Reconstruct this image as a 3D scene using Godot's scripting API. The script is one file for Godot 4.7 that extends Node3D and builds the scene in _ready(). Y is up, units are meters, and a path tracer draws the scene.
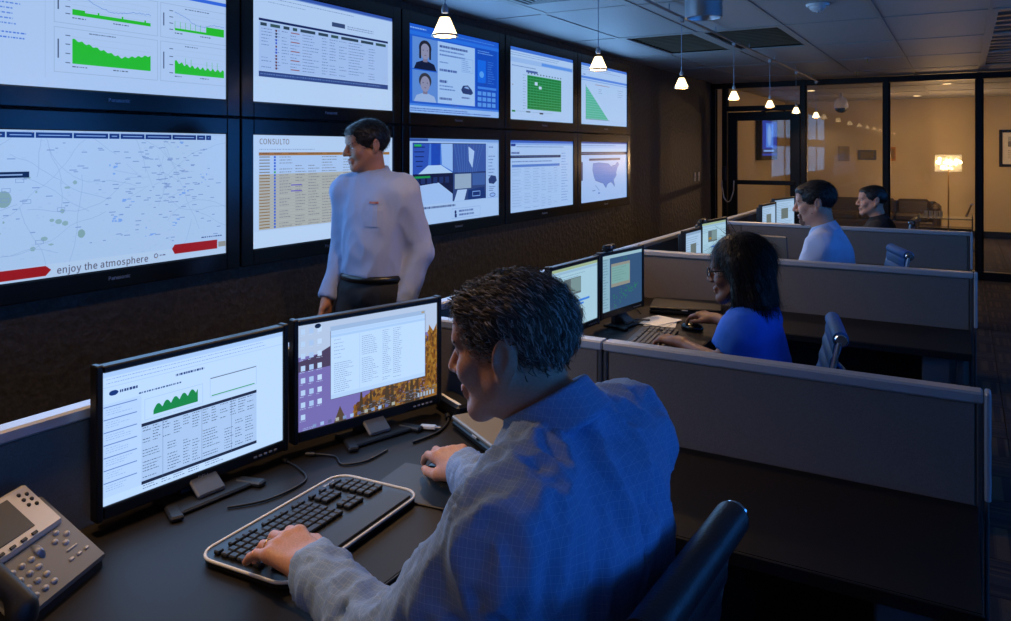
extends Node3D
# A network operations room at dusk: a wall of screens, rows of cubicles, a glazed lounge beyond.
# World: the video wall's surface is x = 0, the room runs along -z, y is up, metres.

class Sh:
	# collects triangles of one mesh
	var v := PackedVector3Array()
	var n := PackedVector3Array()
	var uv := PackedVector2Array()
	var ix := PackedInt32Array()
	var col := PackedColorArray()
	func tri(a: Vector3, b: Vector3, c: Vector3) -> void:
		var nn := (c - a).cross(b - a).normalized()
		var s := v.size()
		v.append(a); v.append(b); v.append(c)
		for i in 3:
			n.append(nn); uv.append(Vector2.ZERO)
		ix.append(s); ix.append(s + 1); ix.append(s + 2)
	func quad(a: Vector3, b: Vector3, c: Vector3, d: Vector3) -> void:
		# clockwise seen from the front; uv runs from a (0,0) over b (1,0) to c (1,1)
		var nn := (c - a).cross(b - a).normalized()
		if nn == Vector3.ZERO:
			nn = (d - a).cross(c - a).normalized()
		var s := v.size()
		v.append(a); v.append(b); v.append(c); v.append(d)
		for i in 4:
			n.append(nn)
		uv.append(Vector2(0, 0)); uv.append(Vector2(1, 0)); uv.append(Vector2(1, 1)); uv.append(Vector2(0, 1))
		for k in [0, 1, 2, 0, 2, 3]:
			ix.append(s + k)
	func box(c: Vector3, size: Vector3, bev := 0.0, rot := Basis.IDENTITY) -> Sh:
		# a box with chamfered edges
		var h := size / 2.0
		var b: float = minf(bev, minf(h.x, minf(h.y, h.z)) * 0.98)
		var ax := [Vector3.RIGHT, Vector3.UP, Vector3.BACK]
		for i in 3:
			var j := (i + 1) % 3
			var k := (i + 2) % 3
			for s in [-1.0, 1.0]:
				var p: Vector3 = ax[i] * h[i] * s
				var q: Vector3 = ax[j] * (h[j] - b)
				var r: Vector3 = ax[k] * (h[k] - b)
				if s > 0:
					quad(c + rot * (p - q + r), c + rot * (p + q + r), c + rot * (p + q - r), c + rot * (p - q - r))
				else:
					quad(c + rot * (p - q - r), c + rot * (p + q - r), c + rot * (p + q + r), c + rot * (p - q + r))
		if b <= 0.0:
			return self
		for i in 3:
			var j := (i + 1) % 3
			var k := (i + 2) % 3
			for sj in [-1.0, 1.0]:
				for sk in [-1.0, 1.0]:
					var e: Vector3 = ax[i] * (h[i] - b)
					var a1: Vector3 = ax[j] * h[j] * sj + ax[k] * (h[k] - b) * sk
					var a2: Vector3 = ax[j] * (h[j] - b) * sj + ax[k] * h[k] * sk
					if sj * sk < 0:
						quad(c + rot * (a1 - e), c + rot * (a2 - e), c + rot * (a2 + e), c + rot * (a1 + e))
					else:
						quad(c + rot * (a1 + e), c + rot * (a2 + e), c + rot * (a2 - e), c + rot * (a1 - e))
		for sx in [-1.0, 1.0]:
			for sy in [-1.0, 1.0]:
				for sz in [-1.0, 1.0]:
					var m := Vector3(h.x * sx, h.y * sy, h.z * sz)
					var px := m - Vector3(0, b * sy, b * sz)
					var py := m - Vector3(b * sx, 0, b * sz)
					var pz := m - Vector3(b * sx, b * sy, 0)
					if sx * sy * sz > 0:
						tri(c + rot * px, c + rot * pz, c + rot * py)
					else:
						tri(c + rot * px, c + rot * py, c + rot * pz)
		return self
	func vert(p: Vector3, nn: Vector3, t := Vector2.ZERO) -> int:
		v.append(p); n.append(nn); uv.append(t)
		return v.size() - 1
	func lathe(prof: Array, segs := 24, tf := Transform3D.IDENTITY, a0 := 0.0, a1 := TAU) -> Sh:
		# prof: Vector2(radius, height) going up; corners sharper than about 35 degrees stay sharp
		var m := prof.size()
		var nr := []
		for i in m - 1:
			var d: Vector2 = prof[i + 1] - prof[i]
			nr.append(Vector2(d.y, -d.x).normalized())
		for i in m - 1:
			var n0: Vector2 = nr[i]
			var n1: Vector2 = nr[i]
			if i > 0 and nr[i - 1].dot(nr[i]) > 0.8:
				n0 = (nr[i - 1] + nr[i]).normalized()
			if i < m - 2 and nr[i + 1].dot(nr[i]) > 0.8:
				n1 = (nr[i + 1] + nr[i]).normalized()
			var base := v.size()
			for j in segs + 1:
				var a := lerpf(a0, a1, float(j) / segs)
				var cs := Vector3(cos(a), 0, sin(a))
				vert(tf * (cs * prof[i].x + Vector3.UP * prof[i].y), (tf.basis * (cs * n0.x + Vector3.UP * n0.y)).normalized(), Vector2(float(j) / segs, float(i) / (m - 1)))
				vert(tf * (cs * prof[i + 1].x + Vector3.UP * prof[i + 1].y), (tf.basis * (cs * n1.x + Vector3.UP * n1.y)).normalized(), Vector2(float(j) / segs, float(i + 1) / (m - 1)))
			for j in segs:
				var s := base + j * 2
				for k in [0, 2, 1, 1, 2, 3]:
					ix.append(s + k)
		return self
	func cyl(a: Vector3, b: Vector3, ra: float, rb := -1.0, segs := 16, bev := 0.0) -> Sh:
		if rb < 0:
			rb = ra
		var y := (b - a)
		var l := y.length()
		y = y / l
		var x := y.cross(Vector3(0.31, 0.27, 0.91)).normalized()
		var tf := Transform3D(Basis(x, y, x.cross(y)), a)
		var p := [Vector2(0, 0), Vector2(ra - bev, 0)]
		if bev > 0:
			p.append(Vector2(ra, bev)); p.append(Vector2(rb, l - bev))
		p.append(Vector2(rb - bev, l)); p.append(Vector2(0, l))
		return lathe(p, segs, tf)
	func ball(c: Vector3, r: Vector3, segs := 16, rings := 8, rot := Basis.IDENTITY) -> Sh:
		var p := []
		for i in rings + 1:
			var a := -PI / 2 + PI * i / rings
			p.append(Vector2(cos(a), sin(a)))
		p[0].x = 0.0; p[rings].x = 0.0
		return lathe(p, segs, Transform3D(rot * Basis.from_scale(r), c))
	func tube(pts: Array, r: float, segs := 8, closed := false, flat := 1.0) -> Sh:
		# a swept round (or flattened) tube through points
		var m := pts.size()
		var up := Vector3.UP
		var base := v.size()
		for i in m:
			var p0: Vector3 = pts[(i - 1 + m) % m] if closed or i > 0 else pts[0]
			var p1: Vector3 = pts[(i + 1) % m] if closed or i < m - 1 else pts[m - 1]
			var t := (p1 - p0).normalized()
			if absf(t.dot(up)) > 0.97:
				up = Vector3.RIGHT if absf(t.x) < 0.9 else Vector3.BACK
			var x := t.cross(up).normalized()
			var y := x.cross(t).normalized()
			up = y
			for j in segs:
				var a := TAU * j / segs
				var d := x * cos(a) + y * sin(a) * flat
				vert(pts[i] + d * r, (x * cos(a) * flat + y * sin(a)).normalized(), Vector2(float(j) / segs, float(i) / m))
		var rings := m if closed else m - 1
		for i in rings:
			var i2 := (i + 1) % m
			for j in segs:
				var j2 := (j + 1) % segs
				var a := base + i * segs + j
				var b := base + i * segs + j2
				var c := base + i2 * segs + j
				var d := base + i2 * segs + j2
				for k in [a, b, c, b, d, c]:
					ix.append(k)
		if not closed:
			for e in [0, m - 1]:
				var s: int = base + e * segs
				for j in range(1, segs - 1):
					for k in ([s, s + j + 1, s + j] if e == 0 else [s, s + j, s + j + 1]):
						ix.append(k)
		return self
	func prism(poly: Array, depth: float, tf := Transform3D.IDENTITY) -> Sh:
		# polygon in xy (counter-clockwise), pushed from z=0 to z=-depth
		var pk := PackedVector2Array(poly)
		if Geometry2D.is_polygon_clockwise(pk):
			pk.reverse()
		var t := Geometry2D.triangulate_polygon(pk)
		for i in range(0, t.size(), 3):
			var a := pk[t[i]]; var b := pk[t[i + 1]]; var c := pk[t[i + 2]]
			if (b - a).cross(c - a) > 0:
				var w := b
				b = c
				c = w
			tri(tf * Vector3(a.x, a.y, 0), tf * Vector3(b.x, b.y, 0), tf * Vector3(c.x, c.y, 0))
			tri(tf * Vector3(a.x, a.y, -depth), tf * Vector3(c.x, c.y, -depth), tf * Vector3(b.x, b.y, -depth))
		for i in pk.size():
			var a := pk[i]
			var b := pk[(i + 1) % pk.size()]
			quad(tf * Vector3(a.x, a.y, 0), tf * Vector3(b.x, b.y, 0), tf * Vector3(b.x, b.y, -depth), tf * Vector3(a.x, a.y, -depth))
		return self
	func mesh() -> ArrayMesh:
		var arr := []
		arr.resize(Mesh.ARRAY_MAX)
		arr[Mesh.ARRAY_VERTEX] = v
		arr[Mesh.ARRAY_NORMAL] = n
		arr[Mesh.ARRAY_TEX_UV] = uv
		arr[Mesh.ARRAY_INDEX] = ix
		if col.size() == v.size():
			arr[Mesh.ARRAY_COLOR] = col
		var am := ArrayMesh.new()
		am.add_surface_from_arrays(Mesh.PRIMITIVE_TRIANGLES, arr)
		return am

class Field:
	# a distance field of tapered capsules and ellipsoids joined by smooth minima, meshed as surface nets
	var prims := []
	func cap(a: Vector3, b: Vector3, ra: float, rb: float, k := 0.02) -> Field:
		prims.append([0, a, b, ra, rb, k]); return self
	func ell(c: Vector3, r: Vector3, rot := Basis.IDENTITY, k := 0.02) -> Field:
		prims.append([1, c, r, rot, 0, k]); return self
	func sub(c: Vector3, r: Vector3, rot := Basis.IDENTITY, k := 0.01) -> Field:
		prims.append([2, c, r, rot, 0, k]); return self
	func slice(p: Vector3, nn: Vector3, within: float, k := 0.004) -> Field:
		# removes what lies on the side of nn, inside a ball round p
		prims.append([3, p, nn.normalized(), within, 0, k]); return self
	func subcap(a: Vector3, b: Vector3, ra: float, rb: float, k := 0.006) -> Field:
		prims.append([4, a, b, ra, rb, k]); return self
	func net(h: float, sh: Sh, off: Vector3, noise: FastNoiseLite = null, amp := 0.0, stretch := Basis.IDENTITY) -> void:
		var lo := Vector3.INF
		var hi := -Vector3.INF
		for p in prims:
			if p[0] == 0:
				var m := maxf(p[3], p[4])
				lo = lo.min(p[1] - Vector3.ONE * m).min(p[2] - Vector3.ONE * m)
				hi = hi.max(p[1] + Vector3.ONE * m).max(p[2] + Vector3.ONE * m)
			elif p[0] == 1:
				var m2: float = maxf(p[2].x, maxf(p[2].y, p[2].z))
				lo = lo.min(p[1] - Vector3.ONE * m2)
				hi = hi.max(p[1] + Vector3.ONE * m2)
		lo -= Vector3.ONE * h * 3
		hi += Vector3.ONE * h * 3
		var nx := int((hi.x - lo.x) / h) + 2
		var ny := int((hi.y - lo.y) / h) + 2
		var nz := int((hi.z - lo.z) / h) + 2
		var g := PackedFloat32Array()
		g.resize(nx * ny * nz)
		g.fill(1.0)
		for p in prims:
			var kind: int = p[0]
			var k: float = p[5]
			var c0: Vector3
			var c1: Vector3
			if kind == 0 or kind == 4:
				var m := maxf(p[3], p[4]) + k + h * 2
				c0 = p[1].min(p[2]) - Vector3.ONE * m
				c1 = p[1].max(p[2]) + Vector3.ONE * m
			elif kind == 3:
				c0 = p[1] - Vector3.ONE * p[3]
				c1 = p[1] + Vector3.ONE * p[3]
			else:
				var rr: Basis = p[3]
				var e := Vector3(
					Vector3(rr.x.x * p[2].x, rr.y.x * p[2].y, rr.z.x * p[2].z).length(),
					Vector3(rr.x.y * p[2].x, rr.y.y * p[2].y, rr.z.y * p[2].z).length(),
					Vector3(rr.x.z * p[2].x, rr.y.z * p[2].y, rr.z.z * p[2].z).length()) + Vector3.ONE * (k + h * 2)
				c0 = p[1] - e
				c1 = p[1] + e
			var i0 := maxi(0, int((c0.x - lo.x) / h))
			var j0 := maxi(0, int((c0.y - lo.y) / h))
			var k0 := maxi(0, int((c0.z - lo.z) / h))
			var i1 := mini(nx - 1, int((c1.x - lo.x) / h) + 1)
			var j1 := mini(ny - 1, int((c1.y - lo.y) / h) + 1)
			var k1 := mini(nz - 1, int((c1.z - lo.z) / h) + 1)
			var a: Vector3 = p[1]
			var b: Vector3 = p[2]
			var ba := b - a
			var bb := maxf(ba.length_squared(), 1e-9)
			var ra := 0.0
			var dr := 0.0
			var inv := Basis.IDENTITY
			var inv2 := Basis.IDENTITY
			if kind == 0 or kind == 4:
				ra = p[3]
				dr = p[4] - p[3]
			elif kind == 3:
				ra = p[3] * p[3]
			else:
				inv = Basis.from_scale(Vector3(1 / b.x, 1 / b.y, 1 / b.z)) * (p[3] as Basis).transposed()
				inv2 = Basis.from_scale(Vector3(1 / b.x, 1 / b.y, 1 / b.z)) * inv
			for kk in range(k0, k1 + 1):
				for jj in range(j0, j1 + 1):
					var at := (kk * ny + jj) * nx
					for ii in range(i0, i1 + 1):
						var q := Vector3(lo.x + ii * h, lo.y + jj * h, lo.z + kk * h) - a
						var d: float
						if kind == 0 or kind == 4:
							var t := clampf(q.dot(ba) / bb, 0.0, 1.0)
							d = (q - ba * t).length() - ra - dr * t
						elif kind == 3:
							if q.length_squared() > ra:
								continue
							d = q.dot(b)
						else:
							var l1 := (inv * q).length()
							d = l1 * (l1 - 1.0) / maxf((inv2 * q).length(), 1e-6)
						var o := g[at + ii]
						if kind < 2:
							var w := maxf(k - absf(d - o), 0.0)
							g[at + ii] = minf(d, o) - (w * w / k * 0.25 if w > 0.0 else 0.0)
						else:
							if kind != 3:
								d = -d
							var w2 := maxf(k - absf(d - o), 0.0)
							g[at + ii] = maxf(d, o) + (w2 * w2 / k * 0.25 if w2 > 0.0 else 0.0)
		var id := PackedInt32Array()
		id.resize(g.size())
		id.fill(-1)
		var sy := nx
		var sz := nx * ny
		var first := sh.v.size()
		for z in nz - 1:
			for y in ny - 1:
				var at := (z * ny + y) * nx
				for x in nx - 1:
					var q := at + x
					var a0 := g[q]
					if a0 > h * 6.0 or a0 < -h * 6.0:
						continue
					var a1 := g[q + 1]
					var a2 := g[q + sy]
					var a3 := g[q + sy + 1]
					var a4 := g[q + sz]
					var a5 := g[q + sz + 1]
					var a6 := g[q + sz + sy]
					var a7 := g[q + sz + sy + 1]
					var cnt := int(a0 < 0) + int(a1 < 0) + int(a2 < 0) + int(a3 < 0) + int(a4 < 0) + int(a5 < 0) + int(a6 < 0) + int(a7 < 0)
					if cnt == 0 or cnt == 8:
						continue
					var s := Vector3.ZERO
					var m := 0
					if (a0 < 0) != (a1 < 0): s += Vector3(a0 / (a0 - a1), 0, 0); m += 1
					if (a2 < 0) != (a3 < 0): s += Vector3(a2 / (a2 - a3), 1, 0); m += 1
					if (a4 < 0) != (a5 < 0): s += Vector3(a4 / (a4 - a5), 0, 1); m += 1
					if (a6 < 0) != (a7 < 0): s += Vector3(a6 / (a6 - a7), 1, 1); m += 1
					if (a0 < 0) != (a2 < 0): s += Vector3(0, a0 / (a0 - a2), 0); m += 1
					if (a1 < 0) != (a3 < 0): s += Vector3(1, a1 / (a1 - a3), 0); m += 1
					if (a4 < 0) != (a6 < 0): s += Vector3(0, a4 / (a4 - a6), 1); m += 1
					if (a5 < 0) != (a7 < 0): s += Vector3(1, a5 / (a5 - a7), 1); m += 1
					if (a0 < 0) != (a4 < 0): s += Vector3(0, 0, a0 / (a0 - a4)); m += 1
					if (a1 < 0) != (a5 < 0): s += Vector3(1, 0, a1 / (a1 - a5)); m += 1
					if (a2 < 0) != (a6 < 0): s += Vector3(0, 1, a2 / (a2 - a6)); m += 1
					if (a3 < 0) != (a7 < 0): s += Vector3(1, 1, a3 / (a3 - a7)); m += 1
					var gr := Vector3(a1 + a3 + a5 + a7 - a0 - a2 - a4 - a6, a2 + a3 + a6 + a7 - a0 - a1 - a4 - a5, a4 + a5 + a6 + a7 - a0 - a1 - a2 - a3).normalized()
					var pt := lo + (Vector3(x, y, z) + s / m) * h
					if noise:
						pt += gr * amp * noise.get_noise_3dv(stretch * pt)
					id[q] = sh.vert(pt - off, gr, Vector2(pt.x, pt.y))
		var f0 := sh.ix.size()
		for z in range(1, nz - 1):
			for y in range(1, ny - 1):
				var at := (z * ny + y) * nx
				for x in range(1, nx - 1):
					var q := at + x
					if id[q] < 0:
						continue
					var s := g[q] < 0
					if s != (g[q + 1] < 0):
						_quad(sh, id[q], id[q - sy], id[q - sy - sz], id[q - sz], s)
					if s != (g[q + sy] < 0):
						_quad(sh, id[q], id[q - sz], id[q - sz - 1], id[q - 1], s)
					if s != (g[q + sz] < 0):
						_quad(sh, id[q], id[q - 1], id[q - 1 - sy], id[q - sy], s)
		# smooth normals from the (displaced) faces
		if noise:
			for i in range(first, sh.v.size()):
				sh.n[i] = Vector3.ZERO
			for i in range(f0, sh.ix.size(), 3):
				var a := sh.ix[i]; var b := sh.ix[i + 1]; var c := sh.ix[i + 2]
				var fn := (sh.v[c] - sh.v[a]).cross(sh.v[b] - sh.v[a])
				sh.n[a] += fn; sh.n[b] += fn; sh.n[c] += fn
			for i in range(first, sh.v.size()):
				sh.n[i] = sh.n[i].normalized()
	func _quad(sh: Sh, a: int, b: int, c: int, d: int, inside: bool) -> void:
		if a < 0 or b < 0 or c < 0 or d < 0:
			return
		if inside:
			for k in [a, c, b, a, d, c]:
				sh.ix.append(k)
		else:
			for k in [a, b, c, a, c, d]:
				sh.ix.append(k)

class Pic:
	# a drawn screen, print or label
	var im: Image
	var w: int
	var h: int
	static var glyphs := {}
	static var face: RID
	static var ts: TextServer
	static var font: SystemFont
	func _init(ww: int, hh: int, c := Color.WHITE) -> void:
		w = ww; h = hh
		im = Image.create(w, h, false, Image.FORMAT_RGBA8)
		im.fill(c)
		if font == null:
			font = SystemFont.new()
			font.font_names = PackedStringArray(["Droid Sans"])
			face = font.get_rids()[0]
			ts = TextServerManager.get_primary_interface()
	func rect(x: float, y: float, ww: float, hh: float, c: Color) -> void:
		im.fill_rect(Rect2i(int(x), int(y), maxi(1, int(ww)), maxi(1, int(hh))), c)
	func frame(x: float, y: float, ww: float, hh: float, c: Color, t := 1) -> void:
		rect(x, y, ww, t, c); rect(x, y + hh - t, ww, t, c); rect(x, y, t, hh, c); rect(x + ww - t, y, t, hh, c)
	func line(a: Vector2, b: Vector2, c: Color, t := 1) -> void:
		var m := int(maxf(absf(b.x - a.x), absf(b.y - a.y))) + 1
		for i in m + 1:
			var p := a.lerp(b, float(i) / m)
			rect(p.x, p.y, t, t, c)
	func poly(pts: Array, c: Color) -> void:
		var y0 := h
		var y1 := 0
		for p in pts:
			y0 = mini(y0, int(p.y)); y1 = maxi(y1, int(p.y))
		for y in range(maxi(0, y0), mini(h - 1, y1) + 1):
			var xs := []
			for i in pts.size():
				var a: Vector2 = pts[i]
				var b: Vector2 = pts[(i + 1) % pts.size()]
				if (a.y <= y + 0.5) != (b.y <= y + 0.5):
					xs.append(a.x + (y + 0.5 - a.y) / (b.y - a.y) * (b.x - a.x))
			xs.sort()
			for i in range(0, xs.size() - 1, 2):
				rect(xs[i], y, xs[i + 1] - xs[i], 1, c)
	func oval(x: float, y: float, rx: float, ry: float, c: Color) -> void:
		for yy in range(int(-ry), int(ry) + 1):
			var ww := rx * sqrt(maxf(0, 1 - yy * yy / (ry * ry)))
			rect(x - ww, y + yy, ww * 2, 1, c)
	func text(s: String, x: float, y: float, size: int, c: Color, stretch := 1.0) -> float:
		# y is the baseline
		var sz := Vector2i(size, 0)
		for ch in s:
			var gi := ts.font_get_glyph_index(face, size, ch.unicode_at(0), 0)
			var key := "%d/%d/%s" % [gi, size, c.to_html()]
			if not glyphs.has(key):
				ts.font_render_glyph(face, sz, gi)
				var r := ts.font_get_glyph_uv_rect(face, sz, gi)
				var ti := ts.font_get_glyph_texture_idx(face, sz, gi)
				var out: Image = null
				if ti >= 0 and r.size.x >= 1 and r.size.y >= 1:
					var atlas := ts.font_get_texture_image(face, sz, ti)
					out = Image.create(int(r.size.x), int(r.size.y), false, Image.FORMAT_RGBA8)
					for yy in int(r.size.y):
						for xx in int(r.size.x):
							out.set_pixel(xx, yy, Color(c.r, c.g, c.b, atlas.get_pixel(int(r.position.x) + xx, int(r.position.y) + yy).a))
				glyphs[key] = [out, ts.font_get_glyph_offset(face, sz, gi), ts.font_get_glyph_advance(face, size, gi).x]
			var gl: Array = glyphs[key]
			if gl[0]:
				im.blend_rect(gl[0], Rect2i(Vector2i.ZERO, gl[0].get_size()), Vector2i(int(x + gl[1].x), int(y + gl[1].y)))
			x += gl[2] * stretch
		return x
	func lines(rng: RandomNumberGenerator, x: float, y: float, ww: float, rows: int, step: float, c: Color, t := 1, fill := 0.8) -> void:
		# rows of small print too fine to read
		for i in rows:
			var q := x
			var end := x + ww * rng.randf_range(fill * 0.6, 1.0)
			while q < end:
				var l := rng.randf_range(2, 9)
				rect(q, y + i * step, minf(l, end - q), t, c)
				q += l + 2
	func tex() -> ImageTexture:
		return ImageTexture.create_from_image(im)

var M := {}
var used := {}

func col(r: int, g: int, b: int) -> Color:
	return Color(r / 255.0, g / 255.0, b / 255.0)

func mat(called: String, c: Color, rough := 0.6, metal := 0.0) -> StandardMaterial3D:
	var m := StandardMaterial3D.new()
	m.resource_name = called
	m.albedo_color = c
	m.roughness = rough
	m.metallic = metal
	M[called] = m
	return m

func glow(called: String, c: Color, energy: float) -> StandardMaterial3D:
	var m := mat(called, c, 0.5)
	m.emission_enabled = true
	m.emission = c
	m.emission_energy_multiplier = energy
	return m

func picture(called: String, p: Pic, energy := 0.0, tint := Color.WHITE) -> StandardMaterial3D:
	# a print, or a lit screen when energy is given
	var m := mat(called, Color.BLACK if energy > 0 else Color.WHITE, 0.25 if energy > 0 else 0.6)
	if energy > 0:
		m.emission_enabled = true
		m.emission = tint
		m.emission_operator = BaseMaterial3D.EMISSION_OP_MULTIPLY
		m.emission_texture = p.tex()
		m.emission_energy_multiplier = energy
	else:
		m.albedo_texture = p.tex()
	return m

func noise_tex(freq: float, seed_: int, kind := FastNoiseLite.TYPE_SIMPLEX_SMOOTH, size := 256, normal := false, bump := 4.0) -> NoiseTexture2D:
	var f := FastNoiseLite.new()
	f.noise_type = kind
	f.frequency = freq
	f.seed = seed_
	f.fractal_octaves = 3
	var t := NoiseTexture2D.new()
	t.noise = f
	t.width = size
	t.height = size
	t.seamless = true
	t.as_normal_map = normal
	t.bump_strength = bump
	return t

func grainy(m: StandardMaterial3D, t: Texture2D, scale: float, lo: float, hi: float, world := true) -> StandardMaterial3D:
	# tone variation over a surface; the texture's own ramp runs from lo to hi
	if t is NoiseTexture2D:
		var g := Gradient.new()
		g.set_color(0, Color(lo, lo, lo))
		g.set_color(1, Color(hi, hi, hi))
		t.color_ramp = g
	m.albedo_texture = t
	m.uv1_triplanar = true
	m.uv1_world_triplanar = world
	m.uv1_scale = Vector3.ONE * scale
	return m

func relief(m: StandardMaterial3D, t: Texture2D, depth: float, scale: float, world := true) -> StandardMaterial3D:
	m.heightmap_enabled = true
	m.heightmap_texture = t
	m.heightmap_scale = depth
	m.uv1_triplanar = true
	m.uv1_world_triplanar = world
	m.uv1_scale = Vector3.ONE * scale
	return m

func numbered(called: String) -> String:
	used[called] = used.get(called, 0) + 1
	return called if used[called] == 1 else "%s_%03d" % [called, used[called] - 1]

func thing(called: String, label: String, category: String, at := Vector3.ZERO, turn := 0.0, group := "") -> Node3D:
	var o := Node3D.new()
	o.name = numbered(called)
	add_child(o)
	o.position = at
	o.rotation.y = turn
	o.set_meta("label", label)
	o.set_meta("category", category)
	if group:
		o.set_meta("group", group)
	return o

func obj(called: String, sh: Sh, m: Material, parent: Node3D, label := "") -> MeshInstance3D:
	return inst(called, sh.mesh(), m, parent, Transform3D.IDENTITY, label)

func inst(called: String, me: Mesh, m: Material, parent: Node3D, tf := Transform3D.IDENTITY, label := "") -> MeshInstance3D:
	var o := MeshInstance3D.new()
	o.name = called
	o.mesh = me
	o.material_override = m
	o.transform = tf
	if label:
		o.set_meta("label", label)
	parent.add_child(o, true)
	return o

func struct(called: String, sh: Sh, m: Material, label: String) -> MeshInstance3D:
	var o := MeshInstance3D.new()
	o.name = called
	o.mesh = sh.mesh()
	o.material_override = m
	add_child(o)
	o.set_meta("kind", "structure")
	o.set_meta("label", label)
	return o

func area(at: Vector3, normal: Vector3, size: Vector2, c: Color, energy: float, parent: Node3D) -> void:
	# a rectangular light that faces along normal
	var l := AreaLight3D.new()
	l.name = "glow_light"
	l.area_size = size
	l.area_normalize_energy = false
	l.light_color = c
	l.light_energy = energy
	l.area_range = 30.0
	l.shadow_enabled = true
	parent.add_child(l, true)
	var z := -normal.normalized()
	var b := Basis.looking_at(normal, Vector3.UP if absf(normal.y) < 0.9 else Vector3.RIGHT)
	l.global_transform = Transform3D(b, at)

func omni(at: Vector3, c: Color, energy: float, size: float, parent: Node3D) -> void:
	var l := OmniLight3D.new()
	l.name = "bulb_light"
	l.light_color = c
	l.light_energy = energy
	l.light_size = size
	l.omni_range = 30.0
	l.omni_attenuation = 2.0
	l.shadow_enabled = true
	parent.add_child(l, true)
	l.global_position = at

func spot(at: Vector3, c: Color, energy: float, size: float, half_angle: float, parent: Node3D) -> void:
	var l := SpotLight3D.new()
	l.name = "bulb_light"
	l.light_color = c
	l.light_energy = energy
	l.light_size = size
	l.spot_range = 30.0
	l.spot_attenuation = 2.0
	l.spot_angle = half_angle
	l.spot_angle_attenuation = 0.8
	l.shadow_enabled = true
	parent.add_child(l, true)
	l.global_transform = Transform3D(Basis(Vector3.RIGHT, -PI / 2), at)

func rng(s: int) -> RandomNumberGenerator:
	var r := RandomNumberGenerator.new()
	r.seed = s
	return r

func noise3(freq: float, s: int, ridged := false) -> FastNoiseLite:
	var f := FastNoiseLite.new()
	f.noise_type = FastNoiseLite.TYPE_SIMPLEX_SMOOTH
	f.frequency = freq
	f.seed = s
	f.fractal_octaves = 2
	f.fractal_type = FastNoiseLite.FRACTAL_RIDGED if ridged else FastNoiseLite.FRACTAL_FBM
	return f

const CEIL := 2.53
const GLASS_Z := -11.1
const BACK_Z := 4.6
const FAR_Z := -16.4
const RIGHT_X := 6.4
const DESK := 0.73
const PANEL_TOP := 1.0
const SCREEN_TINT := Color(0.78, 0.89, 1.0)
const SCREEN_LIGHT := Color(0.5, 0.74, 1.0)
const WARM := Color(1.0, 0.8, 0.56)

func look() -> void:
	var cam := Camera3D.new()
	cam.name = "camera"
	add_child(cam)
	cam.position = Vector3(3.1, 1.58, 0)
	cam.rotation.y = deg_to_rad(30.5)
	# a level camera with a shifted lens: focal length 777 px, horizon on pixel row 150 of 621
	cam.set_frustum(2 * 0.05 * 310.5 / 777.0, Vector2(0, -0.05 * 160.5 / 777.0), 0.05, 200.0)
	cam.current = true
	var e := Environment.new()
	e.background_mode = Environment.BG_COLOR
	e.background_color = Color(0.2, 0.53, 0.95)   # dusk sky outside the windows
	e.background_energy_multiplier = 5.2
	e.tonemap_mode = Environment.TONE_MAPPER_LINEAR
	e.tonemap_exposure = 1.0
	e.sdfgi_enabled = true
	e.ssao_enabled = true
	e.ssil_enabled = true
	var w := WorldEnvironment.new()
	w.environment = e
	add_child(w)

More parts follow.
